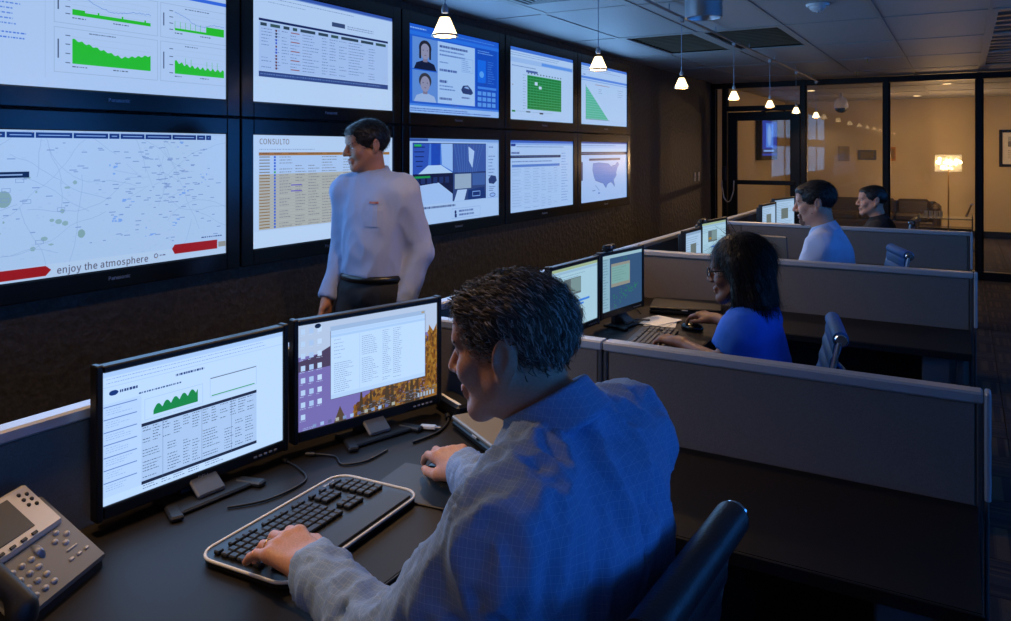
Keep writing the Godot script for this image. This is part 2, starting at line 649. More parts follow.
func materials() -> void:
	var wall := mat("dark_wallcovering", col(66, 62, 60), 0.5)
	relief(wall, noise_tex(0.045, 3, FastNoiseLite.TYPE_CELLULAR), 0.5, 1.6)
	var wg := noise_tex(0.06, 5)
	grainy(wall, wg, 1.6, 0.7, 1.0)
	mat("plain_wall", col(120, 116, 112), 0.8)
	mat("lounge_wall", col(196, 178, 140), 0.8)
	mat("window_frame", col(38, 38, 42), 0.5)
	var tile := mat("ceiling_tile", col(172, 172, 174), 0.55)
	grainy(tile, noise_tex(0.25, 9), 2.0, 0.86, 1.0)
	mat("ceiling_grid", col(150, 148, 146), 0.5)
	mat("ceiling_void", col(20, 20, 22), 0.9)
	mat("black_gloss", col(6, 7, 10), 0.2)
	mat("black_plastic", col(11, 12, 15), 0.42)
	mat("dark_plastic", col(28, 29, 32), 0.5)
	mat("grey_plastic", col(88, 90, 94), 0.45)
	mat("silver_plastic", col(168, 168, 172), 0.4, 0.15)
	mat("white_plastic", col(215, 215, 215), 0.45)
	mat("chrome", col(200, 204, 210), 0.14, 1.0)
	mat("aluminium", col(165, 168, 174), 0.35, 0.9)
	mat("dark_metal", col(26, 25, 26), 0.4, 0.5)
	mat("badge", col(150, 160, 180), 0.4, 0.4)
	var desk := mat("desk_laminate", col(32, 28, 26), 0.5)
	desk.metallic_specular = 0.32
	grainy(desk, noise_tex(0.3, 11), 3.0, 0.82, 1.0)
	var fab := mat("divider_fabric", col(118, 112, 108), 0.95)
	grainy(fab, noise_tex(0.5, 12, FastNoiseLite.TYPE_VALUE), 4.0, 0.82, 1.0)
	mat("divider_cap", col(170, 175, 184), 0.36, 0.3)
	mat("divider_base", col(60, 60, 64), 0.6)
	mat("paper", col(225, 222, 212), 0.8)
	mat("laptop_grey", col(150, 143, 132), 0.38, 0.3)
	mat("usb_white", col(235, 232, 225), 0.5)
	mat("cable", col(12, 12, 14), 0.5)
	var le := mat("leather", col(24, 28, 38), 0.42)
	relief(le, noise_tex(0.12, 13, FastNoiseLite.TYPE_CELLULAR), 0.05, 6.0)
	mat("mesh_fabric", col(34, 96, 164), 0.6)
	mat("phone_display", col(52, 54, 56), 0.5)
	mat("sofa_leather", col(44, 32, 26), 0.5)
	var pane := mat("pane", Color(0.9, 0.9, 0.9, 0.03), 0.02)
	pane.transparency = BaseMaterial3D.TRANSPARENCY_ALPHA
	pane.metallic_specular = 0.42
	var gl := mat("clear_glass", Color(0.9, 0.95, 0.95, 0.08), 0.04)
	gl.transparency = BaseMaterial3D.TRANSPARENCY_ALPHA
	glow("lamp_glass", Color(1.0, 0.86, 0.62), 3.6)
	glow("lamp_rim", Color(1.0, 0.8, 0.55), 1.4)
	mat("brass", col(150, 120, 70), 0.35, 0.8)
	mat("grille_tan", col(128, 112, 92), 0.6)
	mat("carpet", col(52, 46, 40), 0.98)
	mat("beard", col(110, 82, 68), 0.85)

func carpet_pic(stripes_along: bool, s: int) -> Pic:
	var p := Pic.new(128, 128, col(40, 37, 36))
	var r := rng(s)
	var x := 0
	while x < 128:
		var w := r.randi_range(4, 10)
		var c: Color = [col(34, 32, 34), col(56, 49, 42), col(74, 63, 50), col(26, 26, 32), col(44, 42, 46)][r.randi_range(0, 4)]
		if stripes_along:
			p.rect(x, 0, w, 128, c)
		else:
			p.rect(0, x, 128, w, c)
		x += w
	for i in 5000:
		var q := Vector2i(r.randi_range(0, 127), r.randi_range(0, 127))
		p.im.set_pixelv(q, p.im.get_pixelv(q) * r.randf_range(0.7, 1.3))
	return p

func room() -> void:
	# floor with carpet tiles laid in alternating directions
	var f := struct("floor", Sh.new().box(Vector3(RIGHT_X / 2, -0.06, (BACK_Z + FAR_Z) / 2), Vector3(RIGHT_X + 0.4, 0.1, BACK_Z - FAR_Z + 0.4)), M.carpet, "dark striped carpet tile floor of the control room and lounge")
	var cm := []
	for i in 4:
		cm.append(picture("carpet_tile_%d" % i, carpet_pic(i % 2 == 0, 40 + i)))
		cm[i].roughness = 0.98
	var ts := 0.3
	var tm := Sh.new().box(Vector3.ZERO, Vector3(ts - 0.004, 0.01, ts - 0.004), 0.002).mesh()
	var rest := MultiMesh.new()
	rest.transform_format = MultiMesh.TRANSFORM_3D
	rest.mesh = tm
	var far := []
	var near := 0
	for i in 21:
		for k in 69:
			var p := Vector3(0.16 + i * ts, -0.005, 4.4 - k * ts)
			if p.z < FAR_Z + 0.1:
				continue
			var seen := p.x > 3.0 and p.x < 4.25 and p.z < -1.0 and p.z > GLASS_Z - 5.0
			if seen and near < 230:
				near += 1
				inst("carpet_tile", tm, cm[(i + k) % 2 + 2 * ((i * 7 + k * 3) % 2)], f, Transform3D(Basis.IDENTITY, p))
			else:
				far.append(p)
	for h in 2:
		var mm: MultiMesh = rest.duplicate()
		var mine := far.filter(func(p): return int(round((p.x + p.z) / ts)) % 2 == 0 if h == 0 else int(round((p.x + p.z) / ts)) % 2 != 0)
		mm.instance_count = mine.size()
		for i in mine.size():
			mm.set_instance_transform(i, Transform3D(Basis.IDENTITY, mine[i]))
		var mi := MultiMeshInstance3D.new()
		mi.name = "carpet_field"
		mi.multimesh = mm
		mi.material_override = cm[h]
		mi.set_meta("kind", "stuff")
		f.add_child(mi, true)
	# walls
	var h := CEIL + 0.25
	struct("wall_left", Sh.new().box(Vector3(-0.08, h / 2, (BACK_Z + GLASS_Z) / 2), Vector3(0.16, h, BACK_Z - GLASS_Z)), M.dark_wallcovering, "dark textured wall that carries the video screens")
	struct("wall_lounge_left", Sh.new().box(Vector3(-0.08, h / 2, (GLASS_Z + FAR_Z) / 2 - 0.001), Vector3(0.16, h, GLASS_Z - FAR_Z)), M.lounge_wall, "tan side wall of the lounge behind the glass")
	var fw := struct("wall_far", Sh.new().box(Vector3(RIGHT_X / 2, h / 2, FAR_Z - 0.08), Vector3(RIGHT_X + 0.32, h, 0.16)), M.lounge_wall, "tan rear wall of the lounge behind the sofa")
	struct("baseboard_far", Sh.new().box(Vector3(RIGHT_X / 2, 0.06, FAR_Z + 0.008), Vector3(RIGHT_X, 0.12, 0.016), 0.003), M.dark_metal, "dark baseboard along the lounge rear wall")
	struct("wall_back", Sh.new().box(Vector3(RIGHT_X / 2, h / 2, BACK_Z + 0.08), Vector3(RIGHT_X + 0.32, h, 0.16)), M.plain_wall, "grey wall at the near end of the room")
	# window wall: dusk daylight comes in through these openings
	var rw := Sh.new()
	var zs := BACK_Z
	var openings := []
	for i in 5:
		openings.append([1.9 - i * 2.6, 3.4 - i * 2.6])
	var lo := FAR_Z
	openings.sort_custom(func(a, b): return a[0] < b[0])
	for o in openings:
		rw.box(Vector3(RIGHT_X + 0.08, h / 2, (lo + o[0]) / 2), Vector3(0.16, h, o[0] - lo))
		rw.box(Vector3(RIGHT_X + 0.08, 0.45, (o[0] + o[1]) / 2), Vector3(0.16, 0.9, o[1] - o[0]))
		rw.box(Vector3(RIGHT_X + 0.08, (2.3 + h) / 2, (o[0] + o[1]) / 2), Vector3(0.16, h - 2.3, o[1] - o[0]))
		lo = o[1]
	rw.box(Vector3(RIGHT_X + 0.08, h / 2, (lo + zs) / 2), Vector3(0.16, h, zs - lo))
	struct("wall_right", rw, M.plain_wall, "grey window wall opposite the video screens")
	for i in openings.size():
		var o: Array = openings[i]
		var zc: float = (o[0] + o[1]) / 2
		var w: float = o[1] - o[0]
		var s := Sh.new()
		for q in [-1, 1]:
			s.box(Vector3(RIGHT_X + 0.08, 1.6, zc + q * (w / 2 - 0.025)), Vector3(0.08, 1.4, 0.05), 0.004)
			s.box(Vector3(RIGHT_X + 0.08, 1.6 + q * 0.675, zc), Vector3(0.08, 0.05, w - 0.1), 0.004)
		var win := struct("window_%d" % (i + 1), s, M.window_frame, ["tall dark window farthest along the wall, beside the last cubicle", "tall dark window second from the lounge end", "middle tall dark window of the window wall", "tall dark window beside the nearest cubicle", "tall dark window at the near end of the room"][i])
		obj("window_pane", Sh.new().box(Vector3(RIGHT_X + 0.08, 1.6, zc), Vector3(0.006, 1.3, w - 0.1)), M.pane, win)
	# ceiling: slab, lay-in tiles and grid bars
	var c := struct("ceiling", Sh.new().box(Vector3(RIGHT_X / 2, CEIL + 0.2, (BACK_Z + FAR_Z) / 2), Vector3(RIGHT_X + 0.32, 0.1, BACK_Z - FAR_Z + 0.32)), M.ceiling_void, "suspended ceiling of grey lay-in tiles")
	var xs := [0.0]
	for i in 9:
		xs.append(0.56 + 0.675 * i)
	xs.append(RIGHT_X)
	var zz := []
	var z := BACK_Z
	while z > FAR_Z + 0.3:
		zz.append(z)
		z -= 1.35
	zz.append(FAR_Z)
	var shapes := {}
	var skip := {}
	for v in vents:
		skip[Vector2i(v[0], v[1])] = true
	for i in xs.size() - 1:
		for k in zz.size() - 1:
			if skip.has(Vector2i(i, k)):
				continue
			var size := Vector3(xs[i + 1] - xs[i] - 0.02, 0.016, zz[k] - zz[k + 1] - 0.02)
			var key := "%.3f %.3f" % [size.x, size.z]
			if not shapes.has(key):
				shapes[key] = Sh.new().box(Vector3.ZERO, size, 0.003).mesh()
			inst("ceiling_tile", shapes[key], M.ceiling_tile, c, Transform3D(Basis.IDENTITY, Vector3((xs[i] + xs[i + 1]) / 2, CEIL + 0.014, (zz[k] + zz[k + 1]) / 2)))
	for i in range(1, xs.size() - 1):
		obj("grid_bar", Sh.new().box(Vector3(xs[i], CEIL + 0.006, (BACK_Z + FAR_Z) / 2), Vector3(0.024, 0.012, BACK_Z - FAR_Z)), M.ceiling_grid, c)
	for k in range(1, zz.size() - 1):
		obj("grid_bar", Sh.new().box(Vector3(RIGHT_X / 2, CEIL + 0.007, zz[k]), Vector3(RIGHT_X, 0.012, 0.022)), M.ceiling_grid, c)
	for v in vents:
		ceiling_vent(xs[v[0]], xs[v[0] + 1], zz[v[1] + 1], zz[v[1]], v[2], v[3])

# column and row of the ceiling grid, kind, label
var vents := [
	[1, 6, 0, "square air diffuser set in the ceiling above the first pendant lamps"],
	[1, 8, 1, "dark slatted ceiling grille above the third pendant lamp"],
	[2, 8, 1, "dark slatted ceiling grille nearest the pendant rail"],
	[5, 8, 2, "nearest slatted light fitting above the aisle"],
	[5, 9, 2, "middle slatted light fitting above the aisle"],
	[5, 10, 2, "farthest slatted light fitting above the aisle"],
]

func ceiling_vent(x0: float, x1: float, z0: float, z1: float, kind: int, label: String) -> void:
	var cx := (x0 + x1) / 2
	var cz := (z0 + z1) / 2
	var w := x1 - x0 - 0.02
	var d := z1 - z0 - 0.02
	var t := thing("ceiling_diffuser" if kind == 0 else ("ceiling_grille" if kind == 1 else "ceiling_light_fitting"), label, "air vent" if kind < 2 else "light fitting", Vector3(cx, CEIL, cz))
	var fr := Sh.new()
	for q in [-1, 1]:
		fr.box(Vector3(q * (w / 2 - 0.02), 0.006, 0), Vector3(0.04, 0.012, d), 0.002)
		fr.box(Vector3(0, 0.006, q * (d / 2 - 0.02)), Vector3(w - 0.08, 0.012, 0.04), 0.002)
	obj("frame", fr, M.ceiling_grid, t)
	obj("backing", Sh.new().box(Vector3(0, 0.07, 0), Vector3(w - 0.02, 0.01, d - 0.02)), M.dark_plastic if kind < 2 else M.ceiling_grid, t)
	if kind == 0:
		var panel := Sh.new().box(Vector3(0, 0.008, 0), Vector3(w - 0.08, 0.01, d - 0.08))
		obj("panel", panel, M.ceiling_tile, t)
		for i in 4:
			var s := 0.46 - i * 0.1
			var ring := Sh.new()
			for q in [-1, 1]:
				ring.box(Vector3(q * s / 2, -0.004 - i * 0.004, 0), Vector3(0.02, 0.014, s + 0.02), 0.002)
				ring.box(Vector3(0, -0.004 - i * 0.004, q * s / 2), Vector3(s - 0.02, 0.014, 0.02), 0.002)
			obj("louvre", ring, M.grey_plastic, t)
	else:
		var n := 14 if kind == 1 else 5
		for i in n:
			var zc := -d / 2 + 0.05 + (d - 0.1) * (i + 0.5) / n
			obj("slat", Sh.new().box(Vector3(0, 0.03, zc), Vector3(w - 0.08, 0.004 if kind == 1 else 0.03, 0.05 if kind == 1 else 0.09), 0.001, Basis(Vector3.RIGHT, 0.6 if kind == 1 else 0.0)), M.grille_tan if kind == 1 else M.aluminium, t)

func glass_front() -> void:
	# mullions, rails, panes and the door between control room and lounge
	var s := Sh.new()
	var xs := [0.03, 0.19, 1.24, 2.25, 3.27, 4.28, 5.3, RIGHT_X - 0.03]
	for x in xs:
		s.box(Vector3(x, CEIL / 2, GLASS_Z), Vector3(0.06, CEIL - 0.012, 0.11), 0.004)
	s.box(Vector3(RIGHT_X / 2, CEIL - 0.045, GLASS_Z), Vector3(RIGHT_X - 0.02, 0.075, 0.1), 0.004)
	s.box(Vector3((1.24 + RIGHT_X) / 2, 0.05, GLASS_Z), Vector3(RIGHT_X - 1.24, 0.1, 0.1), 0.004)
	s.box(Vector3(0.715, 2.16, GLASS_Z), Vector3(1.0, 0.07, 0.1), 0.004)
	var front := struct("trim_1", s, M.dark_metal, "dark metal framing of the glass lounge partition")
	for i in xs.size() - 1:
		var w: float = xs[i + 1] - xs[i] - 0.06
		var y0 := 2.195 if i == 1 else (0.0 if i == 0 else 0.1)
		var hh := CEIL - 0.085 - y0
		var at := Vector3((xs[i] + xs[i + 1]) / 2, y0 + hh / 2, GLASS_Z)
		var g := obj("glass_pane", Sh.new().box(at, Vector3(w, hh, 0.01)), M.pane, front)
		var bead := Sh.new()
		for q in [-1, 1]:
			bead.box(at + Vector3(q * (w / 2 - 0.008), 0, 0), Vector3(0.016, hh, 0.03))
		obj("glazing_bead", bead, M.dark_metal, g)
	# the door
	var d := thing("glazed_door", "dark framed glass door into the lounge with a push bar", "door", Vector3(0.715, 0, GLASS_Z))
	d.set_meta("kind", "structure")
	var fr := Sh.new()
	for q in [-1, 1]:
		fr.box(Vector3(q * 0.42, 1.06, 0), Vector3(0.13, 2.1, 0.05), 0.004)
	fr.box(Vector3(0, 2.05, 0), Vector3(0.71, 0.12, 0.05), 0.004)
	fr.box(Vector3(0, 0.14, 0), Vector3(0.71, 0.26, 0.05), 0.004)
	obj("door_frame", fr, M.dark_metal, d)
	obj("door_glass", Sh.new().box(Vector3(0, 1.13, 0), Vector3(0.71, 1.72, 0.01)), M.pane, d)
	obj("push_bar", Sh.new().box(Vector3(0, 1.13, 0.05), Vector3(0.84, 0.06, 0.04), 0.008), M.dark_metal, d)
	var cl := obj("door_closer", Sh.new().box(Vector3(-0.1, 2.08, 0.05), Vector3(0.24, 0.06, 0.05), 0.006), M.dark_metal, d)
	obj("closer_arm", Sh.new().tube([Vector3(-0.02, 2.11, 0.06), Vector3(0.16, 2.13, 0.1), Vector3(0.3, 2.115, 0.04)], 0.008, 6), M.dark_metal, cl)

func switches() -> void:
	for i in 2:
		var z := -10.25 - i * 0.17
		var t := thing("light_switch", ["white wall switch plate farther from the glass front", "white wall switch plate nearest the glass front"][i], "switch", Vector3(0.001, 1.22, z), 0.0, "switch plates beside the glass front")
		obj("plate", Sh.new().box(Vector3(0.004, 0, 0), Vector3(0.008, 0.12, 0.075), 0.002), M.silver_plastic, t)
		obj("toggle", Sh.new().box(Vector3(0.012, 0.005, 0), Vector3(0.01, 0.03, 0.012), 0.002), M.white_plastic, t)
	# door intercom with its hanging cord
	var p := thing("intercom_handset", "black wall handset with a pale hanging cord beside the door", "intercom", Vector3(0.19, 1.25, GLASS_Z + 0.056))
	obj("body", Sh.new().box(Vector3(0, 0, 0.022), Vector3(0.055, 0.2, 0.042), 0.008), M.black_plastic, p)
	var pts := []
	for i in 15:
		var a := PI * i / 14.0
		pts.append(Vector3(-0.025 + 0.17 * (1 - cos(a)) / 2.0, -0.1 - 0.3 * sin(a), 0.05 + 0.015 * sin(i * 2.0)))
	obj("cord", Sh.new().tube(pts, 0.009, 6), M.silver_plastic, p)

func chart(p: Pic, r: RandomNumberGenerator, x: float, y: float, w: float, h: float, ys: Callable, ink: Color, thin := false) -> void:
	# frame, axis ticks and a filled series
	p.frame(x - 42, y - 18, w + 62, h + 40, col(190, 196, 214))
	p.lines(r, x + w * 0.2, y - 12, w * 0.5, 1, 4, col(90, 96, 120), 2)
	for i in 4:
		p.rect(x, y + h * i / 4.0, w, 1, col(214, 220, 234))
		p.rect(x - 16, y + h * i / 3.0 - 2, 11, 2, col(110, 116, 140))
	p.rect(x - 34, y + h * 0.15, 3, h * 0.7, col(90, 96, 120))
	p.lines(r, x, y + h + 6, w * 0.24, 1, 4, col(70, 76, 100), 2)
	p.lines(r, x + w * 0.5, y + h + 6, w * 0.24, 1, 4, col(70, 76, 100), 2)
	for i in int(w):
		var q: float = ys.call(i / w)
		p.rect(x + i, y + h * (1 - q), 1, h * q + 1, ink)
	if thin:
		var last := Vector2(x, y + h * 0.05)
		for i in 40:
			var t := i / 39.0
			var nx := Vector2(x + w * t, y + h * (0.05 + 0.55 * sin(clampf(t * 1.35, 0, 1) * 2.2) ** 2 + r.randf_range(-0.04, 0.04)))
			p.line(last, nx, col(120, 150, 220))
			last = nx

func s_charts() -> Pic:
	var p := Pic.new(640, 330, col(226, 232, 250))
	var r := rng(1)
	p.rect(0, 0, 640, 36, col(196, 208, 240))
	p.rect(560, 18, 50, 14, col(40, 76, 200)); p.rect(615, 18, 16, 16, col(170, 90, 70))
	p.lines(r, 330, 44, 220, 1, 5, col(110, 120, 150), 3)
	p.rect(180, 66, 460, 9, col(70, 120, 230))
	p.rect(0, 124, 136, 9, col(60, 90, 214))
	p.lines(r, 14, 142, 96, 6, 11, col(130, 160, 232), 3)
	p.lines(r, 20, 216, 100, 2, 11, col(100, 140, 230), 3)
	p.rect(146, 30, 1, 280, col(206, 214, 236))
	var g := col(52, 216, 40)
	chart(p, r, 208, 112, 200, 48, func(t): return 0.16 + (0.2 if fmod(t * 23, 7) < 0.4 and t > 0.3 else 0.0) * 0.5 + (0.1 if t < 0.15 else 0.0), g, true)
	chart(p, r, 478, 112, 156, 48, func(t): return (0.42 if t > 0.62 else 0.12) + (0.35 if t < 0.6 and fmod(t * 10, 1.0) < 0.06 else 0.0), g, true)
	chart(p, r, 208, 210, 200, 62, func(t): return clampf(0.9 - (0.55 * t * 1.5 if t < 0.6 else 0.5 - (t - 0.6) * 0.5) + 0.03 * sin(t * 70), 0.1, 1.0), g)
	chart(p, r, 478, 210, 156, 62, func(t): return 0.28 + 0.25 * exp(-t * 4) + (0.3 if fmod(t * 9.3 + 0.1, 1.0) < 0.03 else 0.0) + 0.05 * sin(t * 60), g)
	return p

func s_map() -> Pic:
	var p := Pic.new(640, 330, col(222, 230, 246))
	var r := rng(2)
	for i in 260:
		p.rect(r.randf() * 640, r.randf() * 330, r.randf_range(2, 10), r.randf_range(1, 4), col(214, 223, 242))
	for i in 14:
		p.oval(r.randf_range(10, 240), r.randf_range(90, 260), r.randf_range(2, 8), r.randf_range(2, 6), col(178, 198, 190))
	p.oval(60, 150, 16, 18, col(170, 190, 180)); p.oval(230, 238, 9, 10, col(170, 192, 180)); p.oval(120, 262, 6, 5, col(178, 198, 190))
	for i in 26:
		var a := Vector2(r.randf() * 640, r.randf() * 300)
		var d := Vector2.from_angle(r.randf() * TAU)
		for k in 14:
			d = d.rotated(r.randf_range(-0.3, 0.3))
			var b := a + d * 18
			p.line(a, b, col(188, 200, 226))
			a = b
	for i in 16:
		var a := Vector2(420 + r.randf_range(-60, 60), 120 + r.randf_range(-60, 60))
		p.line(a, a + Vector2.from_angle(r.randf() * TAU) * 60, col(196, 206, 230))
	for i in 9:
		var c := Vector2(r.randf_range(300, 620), r.randf_range(20, 260))
		for k in 5:
			p.rect(c.x + r.randf_range(-14, 14), c.y + r.randf_range(-14, 14), r.randf_range(3, 12), r.randf_range(2, 6), col(160, 190, 246))
	for i in 170:
		var cx := r.randf() * 610
		var cy := 20 + r.randf() * 260
		if i > 70:
			cx = 430 + r.randfn() * 90
			cy = 120 + r.randfn() * 55
		p.rect(clampf(cx, 0, 610), clampf(cy, 16, 280), r.randf_range(6, 18), 2, col(160, 174, 214))
	for i in 7:
		p.frame(r.randf_range(20, 560), r.randf_range(30, 270), 18, 9, col(160, 172, 210))
	p.rect(0, 4, 640, 1, col(190, 200, 226))
	var x := 40.0
	for w in [22, 58, 82, 84, 26, 64, 74, 72, 26, 16]:
		p.rect(x, 6, w, 12, col(24, 52, 120))
		p.rect(x + 6, 11, w - 12, 2, col(190, 204, 240))
		x += w + 3
	p.rect(42, 8, 10, 8, col(220, 170, 80))
	p.rect(38, 92, 74, 13, col(16, 26, 60)); p.rect(48, 97, 50, 3, col(190, 200, 230))
	# advertising strip
	p.rect(0, 300, 640, 30, col(232, 236, 246))
	p.poly([Vector2(0, 303), Vector2(148, 303), Vector2(160, 313), Vector2(148, 325), Vector2(0, 325)], col(196, 24, 20))
	p.poly([Vector2(470, 300), Vector2(478, 290), Vector2(612, 290), Vector2(612, 314), Vector2(478, 314)], col(196, 24, 20))
	p.text("enjoy the atmosphere", 172, 324, 22, col(92, 74, 90), 1.05)
	p.oval(424, 312, 6, 6, col(110, 100, 130)); p.oval(424, 312, 4, 4, col(232, 236, 246))
	p.lines(r, 434, 311, 36, 1, 4, col(120, 110, 140), 3)
	p.lines(r, 560, 278, 70, 1, 4, col(80, 96, 150), 3)
	p.rect(615, 296, 24, 14, col(190, 170, 150))
	return p

func table(p: Pic, r: RandomNumberGenerator, x: float, y: float, w: float, rows: int, step: float, cols: Array, ink: Color) -> void:
	for i in rows:
		for k in cols.size() - 1:
			if r.randf() < 0.85:
				var cw: float = (cols[k + 1] - cols[k]) * w
				p.lines(r, x + cols[k] * w, y + i * step, cw * 0.85, 1, 4, ink, 2, 0.9)

func s_tickets() -> Pic:
	var p := Pic.new(640, 330, col(232, 237, 252))
	var r := rng(3)
	p.rect(0, 0, 640, 10, col(70, 100, 180)); p.rect(0, 10, 640, 3, col(150, 170, 220))
	p.lines(r, 20, 22, 560, 1, 6, col(150, 160, 190), 2)
	p.lines(r, 60, 34, 200, 1, 6, col(170, 180, 206), 2)
	p.rect(330, 56, 62, 14, col(70, 84, 120)); p.lines(r, 404, 60, 200, 2, 7, col(150, 160, 190), 3)
	p.rect(24, 86, 592, 7, col(26, 42, 96))
	p.rect(24, 96, 592, 142, col(212, 221, 247))
	var x := 30.0
	for w in [30, 44, 30, 24, 70, 50, 40, 90, 70, 60]:
		p.rect(x, 98, w - 6, 9, col(60, 76, 86) if int(w) % 4 else col(70, 96, 90))
		x += w + 8
	table(p, r, 34, 114, 570, 13, 9.4, [0.0, 0.09, 0.14, 0.2, 0.29, 0.44, 0.5, 0.58, 0.66, 0.84, 0.92], col(128, 140, 182))
	for i in 13:
		p.rect(88, 113 + i * 9.4, 6, 6, [col(60, 60, 80), col(60, 90, 210), col(130, 60, 60)][r.randi_range(0, 2)])
		if i % 3 == 0:
			p.rect(150, 113 + i * 9.4, 36, 3, col(190, 110, 110))
	p.rect(24, 240, 592, 16, col(64, 84, 140))
	p.lines(r, 30, 246, 560, 1, 5, col(130, 150, 200), 3)
	p.rect(0, 258, 640, 72, col(240, 244, 255))
	return p

func s_orders() -> Pic:
	var p := Pic.new(640, 330, col(236, 240, 252))
	var r := rng(4)
	p.text("CONSULTO", 26, 28, 22, col(150, 120, 112), 1.1)
	p.lines(r, 26, 42, 240, 1, 6, col(170, 176, 200), 2)
	p.rect(24, 52, 600, 9, col(204, 128, 60))
	table(p, r, 28, 54, 560, 1, 9, [0.0, 0.1, 0.2, 0.34, 0.5, 0.66, 0.8, 1.0], col(130, 80, 40))
	for i in 24:
		var y := 62 + i * 9
		p.rect(24, y, 600, 9, col(222, 230, 250) if i < 6 else col(226, 206, 184))
		if i >= 6:
			p.rect(24, y + 8, 600, 1, col(206, 186, 166))
		p.rect(26, y + 2, 40, 3, col(186, 130, 70) if i >= 6 else col(170, 150, 130))
		p.rect(82, y + 1, 7, 6, col(70, 110, 220) if i != 5 else col(60, 180, 90))
	table(p, r, 104, 65, 500, 24, 9, [0.0, 0.13, 0.24, 0.36, 0.56, 0.7, 0.86, 1.0], col(142, 128, 130))
	p.rect(150, 150, 46, 3, col(120, 90, 200)); p.rect(150, 168, 46, 3, col(120, 90, 200))
	p.rect(0, 282, 640, 48, col(244, 246, 255))
	return p

func portrait(p: Pic, x: float, y: float, w: float, h: float, hair: Color, long_hair: bool) -> void:
	p.rect(x, y, w, h, col(120, 160, 222))
	p.poly([Vector2(x + w * 0.06, y + h), Vector2(x + w * 0.16, y + h * 0.8), Vector2(x + w * 0.4, y + h * 0.72), Vector2(x + w * 0.62, y + h * 0.72), Vector2(x + w * 0.88, y + h * 0.8), Vector2(x + w * 0.97, y + h)], col(22, 30, 60) if long_hair else col(196, 206, 232))
	p.rect(x + w * 0.42, y + h * 0.6, w * 0.18, h * 0.16, col(160, 136, 150))
	p.oval(x + w * 0.51, y + h * 0.32, w * 0.25, h * 0.25, hair)
	p.oval(x + w * 0.51, y + h * 0.42, w * 0.19, h * 0.25, col(182, 164, 180))
	if long_hair:
		p.rect(x + w * 0.27, y + h * 0.3, w * 0.08, h * 0.36, hair); p.rect(x + w * 0.67, y + h * 0.3, w * 0.08, h * 0.36, hair)
	for q in [-1, 1]:
		p.rect(x + w * (0.51 + q * 0.08) - 3, y + h * 0.38, 6, 3, col(60, 50, 80))
	p.rect(x + w * 0.47, y + h * 0.54, w * 0.08, 2, col(120, 80, 100))

func s_news() -> Pic:
	var p := Pic.new(640, 330, col(36, 104, 214))
	var r := rng(5)
	p.lines(r, 10, 12, 130, 1, 5, col(190, 215, 250), 5); p.lines(r, 170, 14, 440, 1, 5, col(110, 170, 240), 3)
	p.rect(0, 26, 640, 14, col(50, 128, 232))
	portrait(p, 22, 46, 158, 120, col(40, 34, 44), true)
	portrait(p, 22, 170, 158, 118, col(70, 64, 70), false)
	p.rect(182, 46, 266, 242, col(206, 224, 250))
	p.lines(r, 196, 60, 230, 1, 9, col(30, 60, 140), 9)
	p.lines(r, 196, 78, 190, 2, 16, col(90, 120, 190), 6)
	p.lines(r, 196, 124, 100, 1, 9, col(90, 120, 190), 4)
	p.lines(r, 196, 152, 130, 1, 9, col(30, 60, 150), 9)
	p.lines(r, 196, 196, 80, 1, 9, col(20, 50, 140), 10)
	p.lines(r, 196, 216, 110, 2, 13, col(90, 120, 190), 5)
	p.lines(r, 196, 264, 120, 1, 9, col(20, 50, 140), 9)
	p.frame(350, 96, 84, 56, col(120, 160, 220)); p.lines(r, 356, 104, 70, 6, 8, col(130, 160, 215), 3)
	p.poly([Vector2(346, 226), Vector2(360, 208), Vector2(396, 204), Vector2(424, 220), Vector2(436, 234), Vector2(420, 242), Vector2(360, 240)], col(50, 70, 120))
	p.poly([Vector2(366, 216), Vector2(378, 210), Vector2(396, 210), Vector2(408, 220)], col(170, 195, 235))
	p.lines(r, 350, 254, 84, 1, 6, col(90, 110, 170), 6)
	p.rect(456, 40, 170, 252, col(24, 88, 196))
	p.lines(r, 470, 50, 140, 2, 9, col(140, 185, 245), 4)
	p.rect(470, 90, 64, 96, col(30, 120, 236)); p.oval(502, 150, 18, 14, col(110, 180, 250))
	p.lines(r, 550, 92, 60, 10, 10, col(90, 150, 235), 3)
	p.rect(470, 202, 150, 10, col(80, 150, 240))
	for i in 12:
		p.rect(470 + (i % 4) * 38, 222 + (i / 4) * 24, 30, 17, col(110, 170, 240))
	p.rect(0, 296, 640, 34, col(190, 215, 250)); p.rect(0, 296, 640, 8, col(90, 150, 235))
	p.lines(r, 10, 312, 600, 2, 8, col(60, 100, 190), 4)
	return p

